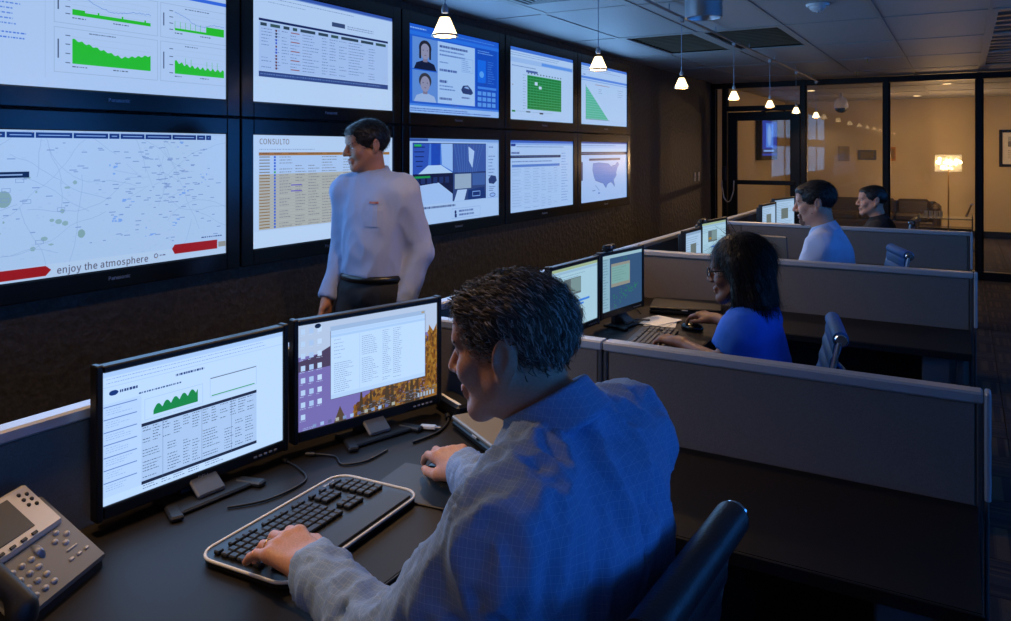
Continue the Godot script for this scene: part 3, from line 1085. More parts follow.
func s_grid() -> Pic:
	var p := Pic.new(640, 330, col(222, 232, 250))
	var r := rng(6)
	p.rect(0, 0, 640, 16, col(80, 130, 220)); p.lines(r, 10, 24, 500, 2, 10, col(150, 170, 210), 3)
	p.rect(0, 46, 640, 22, col(196, 214, 244)); p.rect(300, 50, 330, 14, col(120, 170, 240))
	p.lines(r, 20, 82, 260, 1, 6, col(120, 140, 190), 4); p.rect(150, 96, 110, 10, col(90, 110, 170))
	p.rect(160, 118, 348, 160, col(20, 140, 60))
	for i in 13:
		p.rect(160, 118 + i * 13, 348, 3, col(96, 190, 120))
		p.lines(r, 120, 120 + i * 13, 34, 1, 4, col(120, 130, 160), 2)
	for i in 12:
		p.rect(160 + i * 30, 118, 3, 160, col(80, 178, 108))
		p.rect(164 + i * 30, 106, 14, 6, col(120, 140, 150))
	p.rect(232, 146, 28, 16, col(240, 246, 252)); p.rect(272, 164, 28, 14, col(236, 244, 250))
	p.rect(20, 288, 30, 8, col(40, 150, 70)); p.rect(150, 288, 40, 6, col(70, 90, 80)); p.rect(280, 290, 36, 8, col(40, 50, 60))
	p.lines(r, 60, 290, 560, 1, 6, col(170, 180, 205), 2)
	p.lines(r, 20, 170, 20, 1, 6, col(170, 130, 130), 4)
	return p

func s_triangle() -> Pic:
	var p := Pic.new(640, 330, col(220, 231, 250))
	var r := rng(7)
	p.rect(0, 0, 640, 14, col(90, 140, 226)); p.lines(r, 10, 22, 560, 2, 10, col(150, 170, 212), 3)
	p.rect(0, 70, 640, 12, col(110, 156, 235)); p.rect(0, 88, 640, 5, col(160, 190, 240))
	p.lines(r, 30, 58, 60, 1, 6, col(110, 130, 190), 6); p.lines(r, 190, 106, 200, 1, 6, col(200, 150, 160), 4)
	p.poly([Vector2(66, 118), Vector2(370, 300), Vector2(66, 300)], col(96, 206, 160))
	for i in 14:
		p.rect(66, 126 + i * 13, 304, 2, col(170, 226, 210) if i * 13 > 0 else Color.WHITE)
	p.poly([Vector2(68, 112), Vector2(640, 112), Vector2(640, 302), Vector2(374, 302)], col(222, 233, 251))
	p.lines(r, 230, 130, 60, 3, 10, col(150, 160, 200), 3); p.lines(r, 500, 120, 90, 4, 12, col(160, 175, 205), 3)
	p.lines(r, 190, 106, 200, 1, 6, col(200, 150, 160), 4)
	p.rect(66, 112, 2, 190, col(90, 110, 150)); p.rect(66, 301, 320, 2, col(90, 110, 150))
	return p

func s_cameras() -> Pic:
	var p := Pic.new(640, 330, col(206, 222, 250))
	var r := rng(8)
	p.rect(0, 0, 640, 12, col(150, 180, 230)); p.rect(0, 2, 120, 10, col(60, 90, 160))
	var bg := col(30, 60, 140)
	p.rect(24, 18, 512, 232, col(20, 28, 60))
	# corridor
	p.rect(24, 20, 262, 116, col(90, 140, 226))
	p.poly([Vector2(24, 20), Vector2(130, 20), Vector2(120, 110), Vector2(50, 136), Vector2(24, 136)], col(60, 96, 190))
	p.rect(140, 20, 60, 86, col(40, 86, 190))
	p.poly([Vector2(120, 104), Vector2(206, 104), Vector2(286, 136), Vector2(60, 136)], col(226, 238, 255))
	p.poly([Vector2(206, 20), Vector2(286, 20), Vector2(286, 130), Vector2(212, 104)], col(190, 214, 252))
	for i in 5:
		p.rect(30 + i * 4, 32 + i * 18, 70 - i * 8, 4, col(30, 50, 110))
	# hall
	p.rect(288, 20, 248, 116, col(70, 100, 170))
	for i in 10:
		p.line(Vector2(296 + i * 24, 20), Vector2(330 + i * 14, 136), col(110, 140, 200), 2)
	p.poly([Vector2(400, 30), Vector2(446, 50), Vector2(430, 120), Vector2(404, 90)], col(214, 226, 250))
	# yard
	p.rect(24, 138, 262, 112, col(24, 34, 70))
	p.poly([Vector2(24, 250), Vector2(60, 180), Vector2(190, 172), Vector2(286, 220), Vector2(286, 250)], col(206, 222, 252))
	for i in 6:
		p.rect(34 + i * 40, 150, 26, 24, col(40, 60, 110))
	# room
	p.rect(288, 138, 248, 112, col(60, 80, 130))
	p.rect(300, 142, 120, 60, col(190, 196, 206)); p.rect(430, 142, 100, 50, col(80, 110, 170))
	p.poly([Vector2(296, 250), Vector2(320, 206), Vector2(390, 206), Vector2(370, 250)], col(220, 230, 250))
	p.poly([Vector2(396, 250), Vector2(400, 210), Vector2(520, 200), Vector2(534, 250)], col(30, 60, 120))
	p.frame(430, 216, 60, 22, col(170, 200, 250), 3)
	p.rect(34, 24, 44, 8, col(50, 200, 90)); p.rect(34, 144, 100, 8, col(40, 170, 80))
	# controls
	p.frame(548, 14, 84, 236, col(130, 160, 220))
	p.lines(r, 560, 30, 50, 1, 6, col(90, 110, 180), 5)
	p.lines(r, 556, 70, 60, 7, 14, col(110, 130, 190), 4)
	p.poly([Vector2(556, 170), Vector2(580, 154), Vector2(616, 158), Vector2(626, 178), Vector2(600, 192), Vector2(560, 188)], col(50, 70, 120))
	p.lines(r, 560, 202, 56, 3, 8, col(90, 110, 170), 3); p.oval(590, 238, 24, 9, col(60, 90, 160)); p.oval(590, 238, 20, 6, col(190, 210, 250))
	p.rect(0, 254, 640, 76, col(216, 228, 250))
	p.lines(r, 90, 262, 320, 1, 8, col(60, 76, 130), 8)
	p.frame(280, 280, 210, 40, col(150, 176, 226)); p.lines(r, 330, 288, 130, 2, 15, col(90, 110, 170), 8)
	p.oval(306, 294, 7, 7, col(30, 50, 110)); p.rect(300, 302, 14, 14, col(30, 50, 110))
	return p

func s_list() -> Pic:
	var p := Pic.new(640, 330, col(214, 227, 250))
	var r := rng(9)
	p.rect(0, 0, 640, 12, col(70, 110, 200)); p.rect(0, 12, 640, 10, col(170, 195, 240)); p.rect(12, 16, 40, 12, col(40, 70, 150))
	p.lines(r, 60, 28, 500, 1, 6, col(120, 140, 190), 4)
	p.lines(r, 14, 54, 100, 1, 6, col(40, 70, 150), 9)
	p.rect(0, 70, 500, 12, col(26, 40, 80)); p.lines(r, 10, 74, 480, 1, 5, col(120, 140, 190), 3)
	p.lines(r, 20, 96, 470, 1, 6, col(110, 130, 190), 5)
	p.rect(20, 112, 470, 12, col(110, 146, 214))
	table(p, r, 24, 132, 460, 15, 13, [0.0, 0.24, 0.42, 0.6, 0.74, 0.88, 1.0], col(140, 158, 206))
	for i in 15:
		p.rect(20, 126 + i * 13, 470, 1, col(190, 206, 240))
	p.lines(r, 510, 60, 80, 18, 14, col(120, 146, 214), 3)
	return p

func s_usa() -> Pic:
	var p := Pic.new(640, 330, col(206, 220, 248))
	var r := rng(10)
	p.rect(0, 0, 640, 10, col(60, 90, 170)); p.lines(r, 10, 18, 560, 1, 6, col(130, 150, 200), 4)
	p.rect(0, 36, 640, 18, col(226, 235, 252)); p.rect(0, 56, 640, 16, col(26, 36, 70)); p.lines(r, 10, 62, 600, 1, 5, col(140, 160, 210), 3)
	p.rect(110, 92, 430, 12, col(60, 70, 110)); p.rect(0, 110, 30, 100, col(70, 84, 130))
	var o := [Vector2(0, 6), Vector2(20, 4), Vector2(46, 7), Vector2(56, 8), Vector2(62, 13), Vector2(68, 18), Vector2(72, 14), Vector2(84, 12), Vector2(90, 4), Vector2(95, 6), Vector2(97, 12), Vector2(91, 20), Vector2(88, 30), Vector2(86, 36), Vector2(88, 42), Vector2(80, 52), Vector2(76, 58), Vector2(81, 72), Vector2(79, 77), Vector2(74, 68), Vector2(66, 62), Vector2(58, 64), Vector2(52, 68), Vector2(47, 78), Vector2(42, 72), Vector2(36, 64), Vector2(29, 62), Vector2(16, 57), Vector2(8, 54), Vector2(2, 40), Vector2(-2, 24)]
	var q := []
	for v in o:
		q.append(Vector2(160 + v.x * 3.7, 108 + v.y * 1.95))
	p.poly(q, col(120, 150, 214))
	for i in q.size():
		p.line(q[i], q[(i + 1) % q.size()], col(70, 96, 170), 2)
	for i in 7:
		p.line(Vector2(200 + i * 40, 122), Vector2(204 + i * 40, 214), col(150, 176, 226))
	for i in 4:
		p.line(Vector2(164, 136 + i * 22), Vector2(480, 140 + i * 22), col(150, 176, 226))
	for i in 40:
		p.rect(190 + r.randf() * 270, 124 + r.randf() * 92, 3, 3, col(90, 116, 190))
	p.rect(150, 268, 40, 4, col(110, 130, 180)); p.line(Vector2(190, 240), Vector2(240, 270), col(110, 140, 200), 3); p.oval(240, 286, 14, 5, col(120, 150, 214))
	return p

func s_report() -> Pic:
	var p := Pic.new(640, 400, col(238, 243, 255))
	var r := rng(11)
	p.rect(0, 0, 640, 16, col(214, 226, 250)); p.lines(r, 12, 22, 600, 2, 12, col(160, 178, 220), 2)
	p.rect(0, 46, 640, 1, col(190, 200, 230))
	p.oval(34, 66, 14, 8, col(30, 60, 120)); p.lines(r, 52, 62, 70, 1, 6, col(50, 70, 120), 8)
	p.lines(r, 230, 58, 130, 1, 6, col(60, 80, 130), 7); p.lines(r, 110, 86, 140, 1, 6, col(90, 110, 150), 5)
	p.rect(0, 96, 118, 280, col(228, 235, 252))
	for i in 7:
		p.rect(4, 104 + i * 38, 100, 3, col(130, 150, 200)); p.lines(r, 10, 114 + i * 38, 80, 3, 7, col(180, 194, 226), 2)
	p.frame(128, 112, 196, 66, col(190, 200, 220)); p.frame(350, 100, 180, 66, col(190, 200, 220)); p.rect(352, 102, 176, 2, col(60, 60, 70))
	for i in 150:
		p.rect(156 + i, 168 - 14 - 16 * absf(sin(i * 0.11)) - (i * 0.12), 1, 14 + 16 * absf(sin(i * 0.11)) + i * 0.12, col(34, 150, 74))
	p.rect(356, 160, 166, 3, col(60, 170, 90))
	for b in [186, 256, 366]:
		p.rect(118, b, 412, 10, col(40, 48, 70))
	p.rect(118, 196, 412, 170, col(214, 222, 240))
	table(p, r, 122, 200, 404, 6, 9, [0.0, 0.08, 0.16, 0.25, 0.33, 0.41, 0.5, 0.58, 0.66, 0.75, 0.83, 0.92, 1.0], col(60, 68, 96))
	table(p, r, 122, 270, 404, 10, 9.4, [0.0, 0.2, 0.33, 0.41, 0.5, 0.7, 0.8, 0.9, 1.0], col(70, 80, 110))
	for x in [186, 320, 430]:
		p.rect(x, 186, 1, 186, col(120, 130, 160))
	table(p, r, 122, 380, 300, 2, 8, [0.0, 0.2, 0.33, 0.5, 0.7, 1.0], col(90, 100, 130))
	return p

func s_desktop() -> Pic:
	var p := Pic.new(640, 400, col(150, 122, 176))
	var r := rng(12)
	# autumn lake wallpaper
	p.rect(0, 0, 640, 120, col(226, 220, 226))
	p.poly([Vector2(0, 138), Vector2(60, 128), Vector2(150, 92), Vector2(230, 120), Vector2(640, 140), Vector2(640, 170), Vector2(0, 176)], col(96, 72, 92))
	for i in 1700:
		var x := 240 + r.randf() * 400
		var y := 400 - r.randf() * (40 + (x - 240) * 0.55)
		p.oval(x, y, r.randf_range(4, 10), r.randf_range(4, 10), [col(146, 84, 36), col(178, 108, 40), col(112, 66, 40), col(92, 62, 48), col(196, 130, 52)][r.randi_range(0, 4)])
	for i in 12:
		var x := 250 + r.randf() * 380
		p.poly([Vector2(x - 12, 400), Vector2(x, 300 - r.randf() * 60), Vector2(x + 12, 400)], col(92, 64, 42))
	p.poly([Vector2(576, 400), Vector2(600, 90), Vector2(622, 120), Vector2(640, 90), Vector2(640, 400)], col(178, 106, 36))
	for i in 120:
		p.oval(580 + r.randf() * 60, 120 + r.randf() * 250, 5, 8, [col(200, 130, 46), col(150, 84, 30), col(120, 70, 36)][r.randi_range(0, 2)])
	for i in 160:
		p.rect(260 + r.randf() * 370, 350 + r.randf() * 40, r.randf_range(4, 16), 3, [col(120, 108, 110), col(150, 140, 144), col(90, 80, 84)][r.randi_range(0, 2)])
	p.poly([Vector2(150, 400), Vector2(176, 340), Vector2(204, 400)], col(110, 78, 56))
	# desktop icons
	for i in 22:
		p.rect(12 + (i % 3) * 34, 16 + (i / 3) * 46, 18, 20, [col(226, 230, 240), col(210, 218, 236), col(240, 240, 246)][i % 3])
		p.lines(r, 8 + (i % 3) * 34, 40 + (i / 3) * 46, 26, 1, 5, col(236, 238, 246), 2)
	p.oval(82, 12, 13, 9, col(26, 40, 66))
	# window
	p.rect(134, 40, 446, 268, col(238, 243, 252))
	p.frame(134, 40, 446, 268, col(120, 110, 130), 2)
	p.rect(134, 24, 446, 18, col(196, 204, 220)); p.rect(560, 28, 16, 8, col(210, 170, 130)); p.rect(136, 44, 442, 12, col(224, 232, 246)); p.rect(136, 58, 442, 10, col(212, 226, 244))
	p.rect(262, 70, 1, 232, col(190, 200, 220))
	p.lines(r, 150, 78, 50, 6, 14, col(150, 160, 200), 2)
	p.lines(r, 150, 170, 90, 16, 8, col(150, 160, 190), 2)
	table(p, r, 272, 76, 210, 26, 8, [0.0, 0.46, 0.7, 0.96], col(150, 160, 190))
	p.rect(136, 290, 442, 16, col(226, 233, 246))
	# dock
	for i in 12:
		p.rect(60 + i * 32, 384 - i * 0.2, 15, 13, [col(150, 160, 190), col(200, 210, 230), col(120, 110, 150), col(210, 190, 160)][i % 4])
	p.lines(r, 20, 390, 60, 2, 6, col(190, 186, 216), 3)
	for i in 6:
		p.rect(540 + i * 15, 372, 9, 18, col(200, 196, 196))
	return p

func s_page(seed_: int, kind: int) -> Pic:
	# smaller pages on the rear monitors
	var p := Pic.new(320, 200, col(206, 222, 216) if kind == 0 else col(66, 92, 118))
	var r := rng(seed_)
	if kind == 0:
		p.rect(0, 0, 320, 10, col(196, 196, 140)); p.rect(0, 12, 320, 8, col(186, 202, 206))
		p.lines(r, 14, 28, 220, 3, 8, col(150, 168, 176), 2)
		p.rect(84, 40, 116, 54, col(116, 116, 108)); p.rect(130, 42, 68, 46, col(150, 160, 144)); p.rect(92, 72, 34, 10, col(210, 150, 50))
		p.rect(126, 116, 136, 7, col(80, 140, 220)); p.rect(150, 128, 70, 6, col(80, 140, 220))
		p.rect(166, 148, 50, 34, col(92, 96, 96))
		p.lines(r, 20, 104, 100, 10, 8, col(160, 176, 186), 2)
	elif kind == 1:
		p.rect(0, 0, 60, 200, col(170, 192, 190)); p.lines(r, 8, 14, 44, 18, 10, col(120, 146, 150), 3)
		p.rect(0, 0, 320, 12, col(190, 206, 196))
		p.rect(70, 34, 150, 84, col(176, 156, 130)); p.rect(74, 44, 142, 62, col(152, 182, 160))
		p.lines(r, 80, 50, 120, 6, 9, col(120, 150, 132), 2)
		for i in 60:
			var t := r.randf()
			p.rect(84 + t * 200, 120 + (1 - t) * 10 + r.randf() * (60 * (1 - t) + 14), 4, 4, col(40, 150, 80))
		p.rect(170, 20, 5, 5, col(40, 150, 80)); p.rect(190, 20, 5, 5, col(40, 150, 80))
	else:
		p.rect(0, 0, 320, 200, col(206, 214, 220)); p.rect(0, 0, 320, 14, col(170, 180, 190))
		p.lines(r, 20, 26, 260, 14, 11, col(150, 164, 176), 3)
		p.rect(110, 60, 110, 70, col(130, 126, 110))
	return p

func television(label: String, screen: Pic, z0: float, z1: float, y0: float, y1: float) -> void:
	# screen edges z0 (near) to z1 (far); its front faces +x
	var zc := (z0 + z1) / 2
	var yc := (y0 + y1) / 2
	var t := thing("flat_screen_tv", label, "television", Vector3(0, yc, zc), 0.0, "screens of the video wall")
	var w := z0 - z1
	var h := y1 - y0
	var W := w + 0.15
	var H := h + 0.155
	obj("cabinet", Sh.new().box(Vector3(0.045, -0.002, 0), Vector3(0.074, H - 0.004, W - 0.006), 0.006), M.black_plastic, t)
	var fr := Sh.new()
	for q in [-1, 1]:
		fr.box(Vector3(0.09, -0.002, q * (w / 2 + 0.0375)), Vector3(0.02, H, 0.075), 0.004)
		fr.box(Vector3(0.09, -0.002 + q * (h / 2 + 0.0388), 0), Vector3(0.02, 0.0775, w), 0.004)
	obj("bezel", fr, M.black_gloss, t)
	var sc := Sh.new()
	var X := 0.0885
	sc.quad(Vector3(X, h / 2, w / 2), Vector3(X, h / 2, -w / 2), Vector3(X, -h / 2, -w / 2), Vector3(X, -h / 2, w / 2))
	obj("screen", sc, picture("tv_screen_" + str(t.name), screen, SCREEN_GLOW, SCREEN_TINT), t)
	var tm := TextMesh.new()
	tm.text = "Panasonic"
	tm.font = SystemFont.new()
	tm.font.font_names = PackedStringArray(["Droid Sans"])
	tm.font_size = 24
	tm.pixel_size = 0.0009
	tm.depth = 0.001
	inst("logo", tm, M.badge, t, Transform3D(Basis(Vector3.UP, PI / 2), Vector3(0.1005, -h / 2 - 0.036, 0)))
	area(Vector3(0.106, yc, zc), Vector3.RIGHT, Vector2(w, h), SCREEN_LIGHT, TV_LIGHT, t)

const SCREEN_GLOW := 0.88
const TV_LIGHT := 0.95

func video_wall() -> void:
	var zs := [[-1.41, -2.5], [-2.66, -3.745], [-3.91, -5.01], [-5.175, -6.3], [-6.46, -7.59]]
	var top := [["video wall screen with four green traffic charts, above the map screen", s_charts()], ["video wall screen with a long ticket list above the standing man", s_tickets()], ["blue video wall screen with two portraits and a car", s_news()], ["video wall screen with a green spreadsheet block", s_grid()], ["farthest upper video wall screen with a green triangle chart", s_triangle()]]
	var low := [["video wall screen with a pale road map and red banners", s_map()], ["video wall screen with a tan order table behind the standing man", s_orders()], ["video wall screen with four security camera views", s_cameras()], ["lower video wall screen with a pale blue list page", s_list()], ["farthest lower video wall screen with a map of a country", s_usa()]]
	for i in 5:
		television(top[i][0], top[i][1], zs[i][0], zs[i][1], 1.82, 2.385)
		television(low[i][0], low[i][1], zs[i][0], zs[i][1], 1.092, 1.657)

func divider(called: String, label: String, at: Vector3, turn: float, widths: Array, end_post: bool) -> void:
	# runs along local +x from the origin; panels in a frame under a metal cap
	var t := thing(called, label, "divider", at, turn, "cubicle dividers")
	var x := 0.0
	for w in widths:
		var p := obj("fabric_panel", Sh.new().box(Vector3(x + w / 2, 0.5435, 0), Vector3(w - 0.03, 0.857, 0.036), 0.006), M.divider_fabric, t)
		var cap := obj("top_cap", Sh.new().box(Vector3(x + w / 2, PANEL_TOP - 0.0145, 0), Vector3(w - 0.003, 0.029, 0.05), 0.005), M.divider_cap, t)
		var fr := Sh.new()
		for q in [0.0085, w - 0.0085]:
			fr.box(Vector3(x + q, 0.485, 0), Vector3(0.013, 0.97, 0.042), 0.003)
		fr.box(Vector3(x + w / 2, 0.0575, 0), Vector3(w - 0.034, 0.115, 0.04), 0.004)
		obj("panel_frame", fr, M.divider_base, t)
		x += w
	if end_post:
		obj("end_trim", Sh.new().box(Vector3(x + 0.008, 0.87, 0), Vector3(0.014, 0.26, 0.052), 0.004), M.divider_cap, t)
		obj("end_post", Sh.new().box(Vector3(x + 0.006, 0.37, 0), Vector3(0.01, 0.736, 0.044), 0.003), M.divider_base, t)

func desk(label: String, z_far: float, z_near: float) -> void:
	# an L of dark laminate: a main top along the back divider and a return along the far divider
	var t := thing("corner_desk", label, "desk", Vector3(1.4, 0, z_far))
	var d := z_near - z_far
	var pl := [Vector2(0, 0), Vector2(1.73, 0), Vector2(1.73, 0.5), Vector2(0.86, 0.5), Vector2(0.72, 0.64), Vector2(0.72, d), Vector2(0, d)]
	var tf := Transform3D(Basis(Vector3.RIGHT, Vector3.BACK, Vector3.DOWN), Vector3(0, DESK - 0.032, 0))
	obj("worktop", Sh.new().prism(pl, 0.028, Transform3D(Basis(Vector3.RIGHT, Vector3.BACK, Vector3.DOWN), Vector3(0, DESK - 0.03, 0)).translated(Vector3(0, 0.002, 0))), M.desk_laminate, t)
	obj("edge_band", Sh.new().box(Vector3(1.3, DESK - 0.016, 0.503), Vector3(0.87, 0.03, 0.006), 0.002).box(Vector3(0.723, DESK - 0.016, (0.64 + d) / 2), Vector3(0.006, 0.03, d - 0.66), 0.002), M.black_plastic, t)
	for p in [Vector3(1.69, 0, 0.25), Vector3(0.36, 0, d - 0.03)]:
		obj("leg_panel", Sh.new().box(Vector3(p.x, 0.349, p.z), Vector3(0.03, 0.698, 0.44) if p.x > 1 else Vector3(0.6, 0.698, 0.03), 0.003), M.divider_base, t)
	obj("leg_column", Sh.new().box(Vector3(1.6, 0.349, 0.43), Vector3(0.11, 0.698, 0.05), 0.006), M.grey_plastic, t)
	obj("modesty_panel", Sh.new().box(Vector3(0.9, 0.45, 0.05), Vector3(1.5, 0.48, 0.018), 0.002), M.dark_plastic, t)

func monitor(called: String, label: String, at: Vector3, turn_deg: float, w: float, h: float, lift: float, screen: Pic, light: float, group: String, logo := "") -> Node3D:
	# at: the point of the desk under the middle of the screen; the screen faces local +z
	var t := thing(called, label, "monitor", at, deg_to_rad(turn_deg), group)
	var b := 0.016
	var yc := lift + h / 2
	var fr := Sh.new()
	for q in [-1, 1]:
		fr.box(Vector3(q * (w / 2 + b / 2), yc - 0.006, -0.004), Vector3(b, h + 0.05, 0.03), 0.003)
	fr.box(Vector3(0, lift + h + b / 2, -0.004), Vector3(w, b, 0.03), 0.003)
	fr.box(Vector3(0, lift - 0.014, -0.004), Vector3(w, 0.028, 0.03), 0.003)
	obj("bezel", fr, M.black_plastic, t)
	obj("housing", Sh.new().box(Vector3(0, yc, -0.03), Vector3(w * 0.98, h * 0.98, 0.03), 0.01), M.black_plastic, t)
	var sc := Sh.new()
	sc.quad(Vector3(-w / 2, lift + h, 0.004), Vector3(w / 2, lift + h, 0.004), Vector3(w / 2, lift, 0.004), Vector3(-w / 2, lift, 0.004))
	obj("screen", sc, picture("monitor_screen_" + str(t.name), screen, MONITOR_GLOW, SCREEN_TINT), t)
	var nk := obj("stand", Sh.new().prism([Vector2(-0.045, 0.012), Vector2(0.045, 0.012), Vector2(0.035, lift + 0.08), Vector2(-0.035, lift + 0.08)], 0.02, Transform3D(Basis.IDENTITY, Vector3(0, 0, -0.014))), M.grey_plastic, t)
	obj("hinge_cover", Sh.new().box(Vector3(0, 0.036, 0.018), Vector3(0.075, 0.012, 0.075), 0.004, Basis(Vector3.RIGHT, 0.62)), M.grey_plastic, t)
	var ft := Sh.new().box(Vector3(0, 0.006, 0.012), Vector3(0.2, 0.011, 0.12), 0.004)
	for q in [-1, 1]:
		ft.box(Vector3(q * 0.105, 0.0075, 0.055), Vector3(0.03, 0.013, 0.075), 0.004, Basis(Vector3.UP, q * 0.35))
	obj("foot", ft, M.dark_plastic, t)
	for i in 5:
		obj("button", Sh.new().box(Vector3(w / 2 - 0.03 - i * 0.016, lift - 0.015, 0.0125), Vector3(0.009, 0.005, 0.004), 0.001), M.silver_plastic, t)
	if logo:
		var tm := TextMesh.new()
		tm.text = logo
		tm.font = SystemFont.new()
		tm.font.font_names = PackedStringArray(["Droid Sans"])
		tm.font_size = 20
		tm.pixel_size = 0.0007
		tm.depth = 0.001
		inst("logo", tm, M.badge, t, Transform3D(Basis.IDENTITY, Vector3(0, lift - 0.014, 0.0118)))
	var n := t.global_basis.z
	area(t.to_global(Vector3(0, yc, 0.018)), n, Vector2(w, h), SCREEN_LIGHT, light, t)
	return t

const MONITOR_GLOW := 1.05
const MONITOR_LIGHT := 0.6

func key_board(called: String, label: String, at: Vector3, turn_deg: float, w: float, d: float, rest: float, fancy: bool) -> void:
	# local +x runs to the typist's right, +z to the typist; rest is the share of the palm rest
	var t := thing(called, label, "keyboard", at, deg_to_rad(turn_deg))
	var ol := []
	var rr := 0.045 if fancy else 0.012
	for c in [[1, -1, -PI / 2], [1, 1, 0.0], [-1, 1, PI / 2], [-1, -1, PI]]:
		for i in 7:
			var a: float = c[2] + PI / 2 * i / 6.0
			ol.append(Vector2(c[0] * (w / 2 - rr) + cos(a) * rr, c[1] * (d / 2 - rr) + sin(a) * rr))
	var flat := Basis(Vector3.RIGHT, Vector3.BACK, Vector3.DOWN)
	obj("body", Sh.new().prism(ol, 0.012, Transform3D(flat, Vector3(0, 0.004, 0))), M.black_plastic, t)
	if fancy:
		var rim := []
		for p in ol:
			rim.append(Vector3(p.x, 0.016, p.y))
		obj("silver_rim", Sh.new().tube(rim, 0.0035, 6, true), M.white_plastic, t, "thin silver rim")
		obj("palm_rest", Sh.new().box(Vector3(0, 0.018, d / 2 - 0.043), Vector3(w - 0.06, 0.006, 0.066), 0.002), M.dark_plastic, t)
		var tm := TextMesh.new()
		tm.text = "Microsoft"
		tm.font = SystemFont.new()
		tm.font.font_names = PackedStringArray(["Droid Sans"])
		tm.font_size = 20
		tm.pixel_size = 0.0005
		tm.depth = 0.0006
		inst("logo", tm, M.white_plastic, t, Transform3D(Basis(Vector3.RIGHT, -PI / 2), Vector3(w / 2 - 0.06, 0.0168, -d / 2 + 0.018)))
	var kd := d * (1.0 - rest) - 0.03
	var rows := 6
	var pitch := (w - 0.04) / 22.0
	var key := Sh.new().box(Vector3(0, 0.0045, 0), Vector3(pitch - 0.0025, 0.009, kd / rows - 0.003), 0.0022).mesh()
	var wide := Sh.new().box(Vector3(0, 0.0045, 0), Vector3(pitch * 6 - 0.0025, 0.009, kd / rows - 0.003), 0.0022).mesh()
	for r in rows:
		var i := 0
		while i < 22:
			var z := -d / 2 + 0.024 + kd * (r + 0.5) / rows
			var x := -w / 2 + 0.02 + (i + 0.5) * pitch
			if i == 14 or i == 18 or (r == 0 and i % 5 == 1) or (r in [3] and i > 14 and i < 18):
				i += 1
				continue
			if r == 5 and i == 4:
				inst("space_bar", wide, M.dark_plastic, t, Transform3D(Basis.IDENTITY, Vector3(x + pitch * 2.5, 0.016, z)))
				i += 6
				continue
			inst("key", key, M.dark_plastic if fancy else M.grey_plastic, t, Transform3D(Basis.from_scale(Vector3(1, 1, 0.75 if r == 0 else 1.0)), Vector3(x, 0.016, z)))
			i += 1

func mouse(label: String, at: Vector3, turn_deg: float) -> void:
	var t := thing("computer_mouse", label, "mouse", at, deg_to_rad(turn_deg))
	var f := Field.new()
	f.ell(Vector3(0, 0.012, 0), Vector3(0.031, 0.026, 0.054), Basis.IDENTITY, 0.01)
	f.slice(Vector3(0, 0.001, 0), Vector3.DOWN, 0.2)
	f.subcap(Vector3(0, 0.038, -0.056), Vector3(0, 0.04, -0.01), 0.003, 0.003)
	var s := Sh.new()
	f.net(0.003, s, Vector3.ZERO)
	obj("shell", s, M.black_gloss, t)
	obj("wheel", Sh.new().cyl(Vector3(-0.004, 0.033, -0.03), Vector3(0.004, 0.033, -0.03), 0.009, -1, 12), M.grey_plastic, t)

func laptop(called: String, label: String, at: Vector3, turn_deg: float, w: float, d: float, lid: Material) -> void:
	var t := thing(called, label, "laptop", at, deg_to_rad(turn_deg))
	obj("base", Sh.new().box(Vector3(0, 0.013, 0), Vector3(w, 0.02, d), 0.005), M.black_plastic, t)
	obj("lid", Sh.new().box(Vector3(0, 0.032, 0), Vector3(w, 0.014, d), 0.004), lid, t)
	obj("hinge", Sh.new().cyl(Vector3(-w * 0.4, 0.026, -d / 2 - 0.004), Vector3(w * 0.4, 0.026, -d / 2 - 0.004), 0.008, -1, 10), M.dark_plastic, t)
	obj("latch", Sh.new().box(Vector3(0, 0.026, d / 2 + 0.001), Vector3(0.03, 0.006, 0.004), 0.001), M.silver_plastic, t)
	for q in [-1, 1]:
		obj("rubber_foot", Sh.new().cyl(Vector3(q * w * 0.4, 0, d * 0.4), Vector3(q * w * 0.4, 0.004, d * 0.4), 0.008, -1, 8).cyl(Vector3(q * w * 0.4, 0, -d * 0.4), Vector3(q * w * 0.4, 0.004, -d * 0.4), 0.008, -1, 8), M.black_plastic, t)

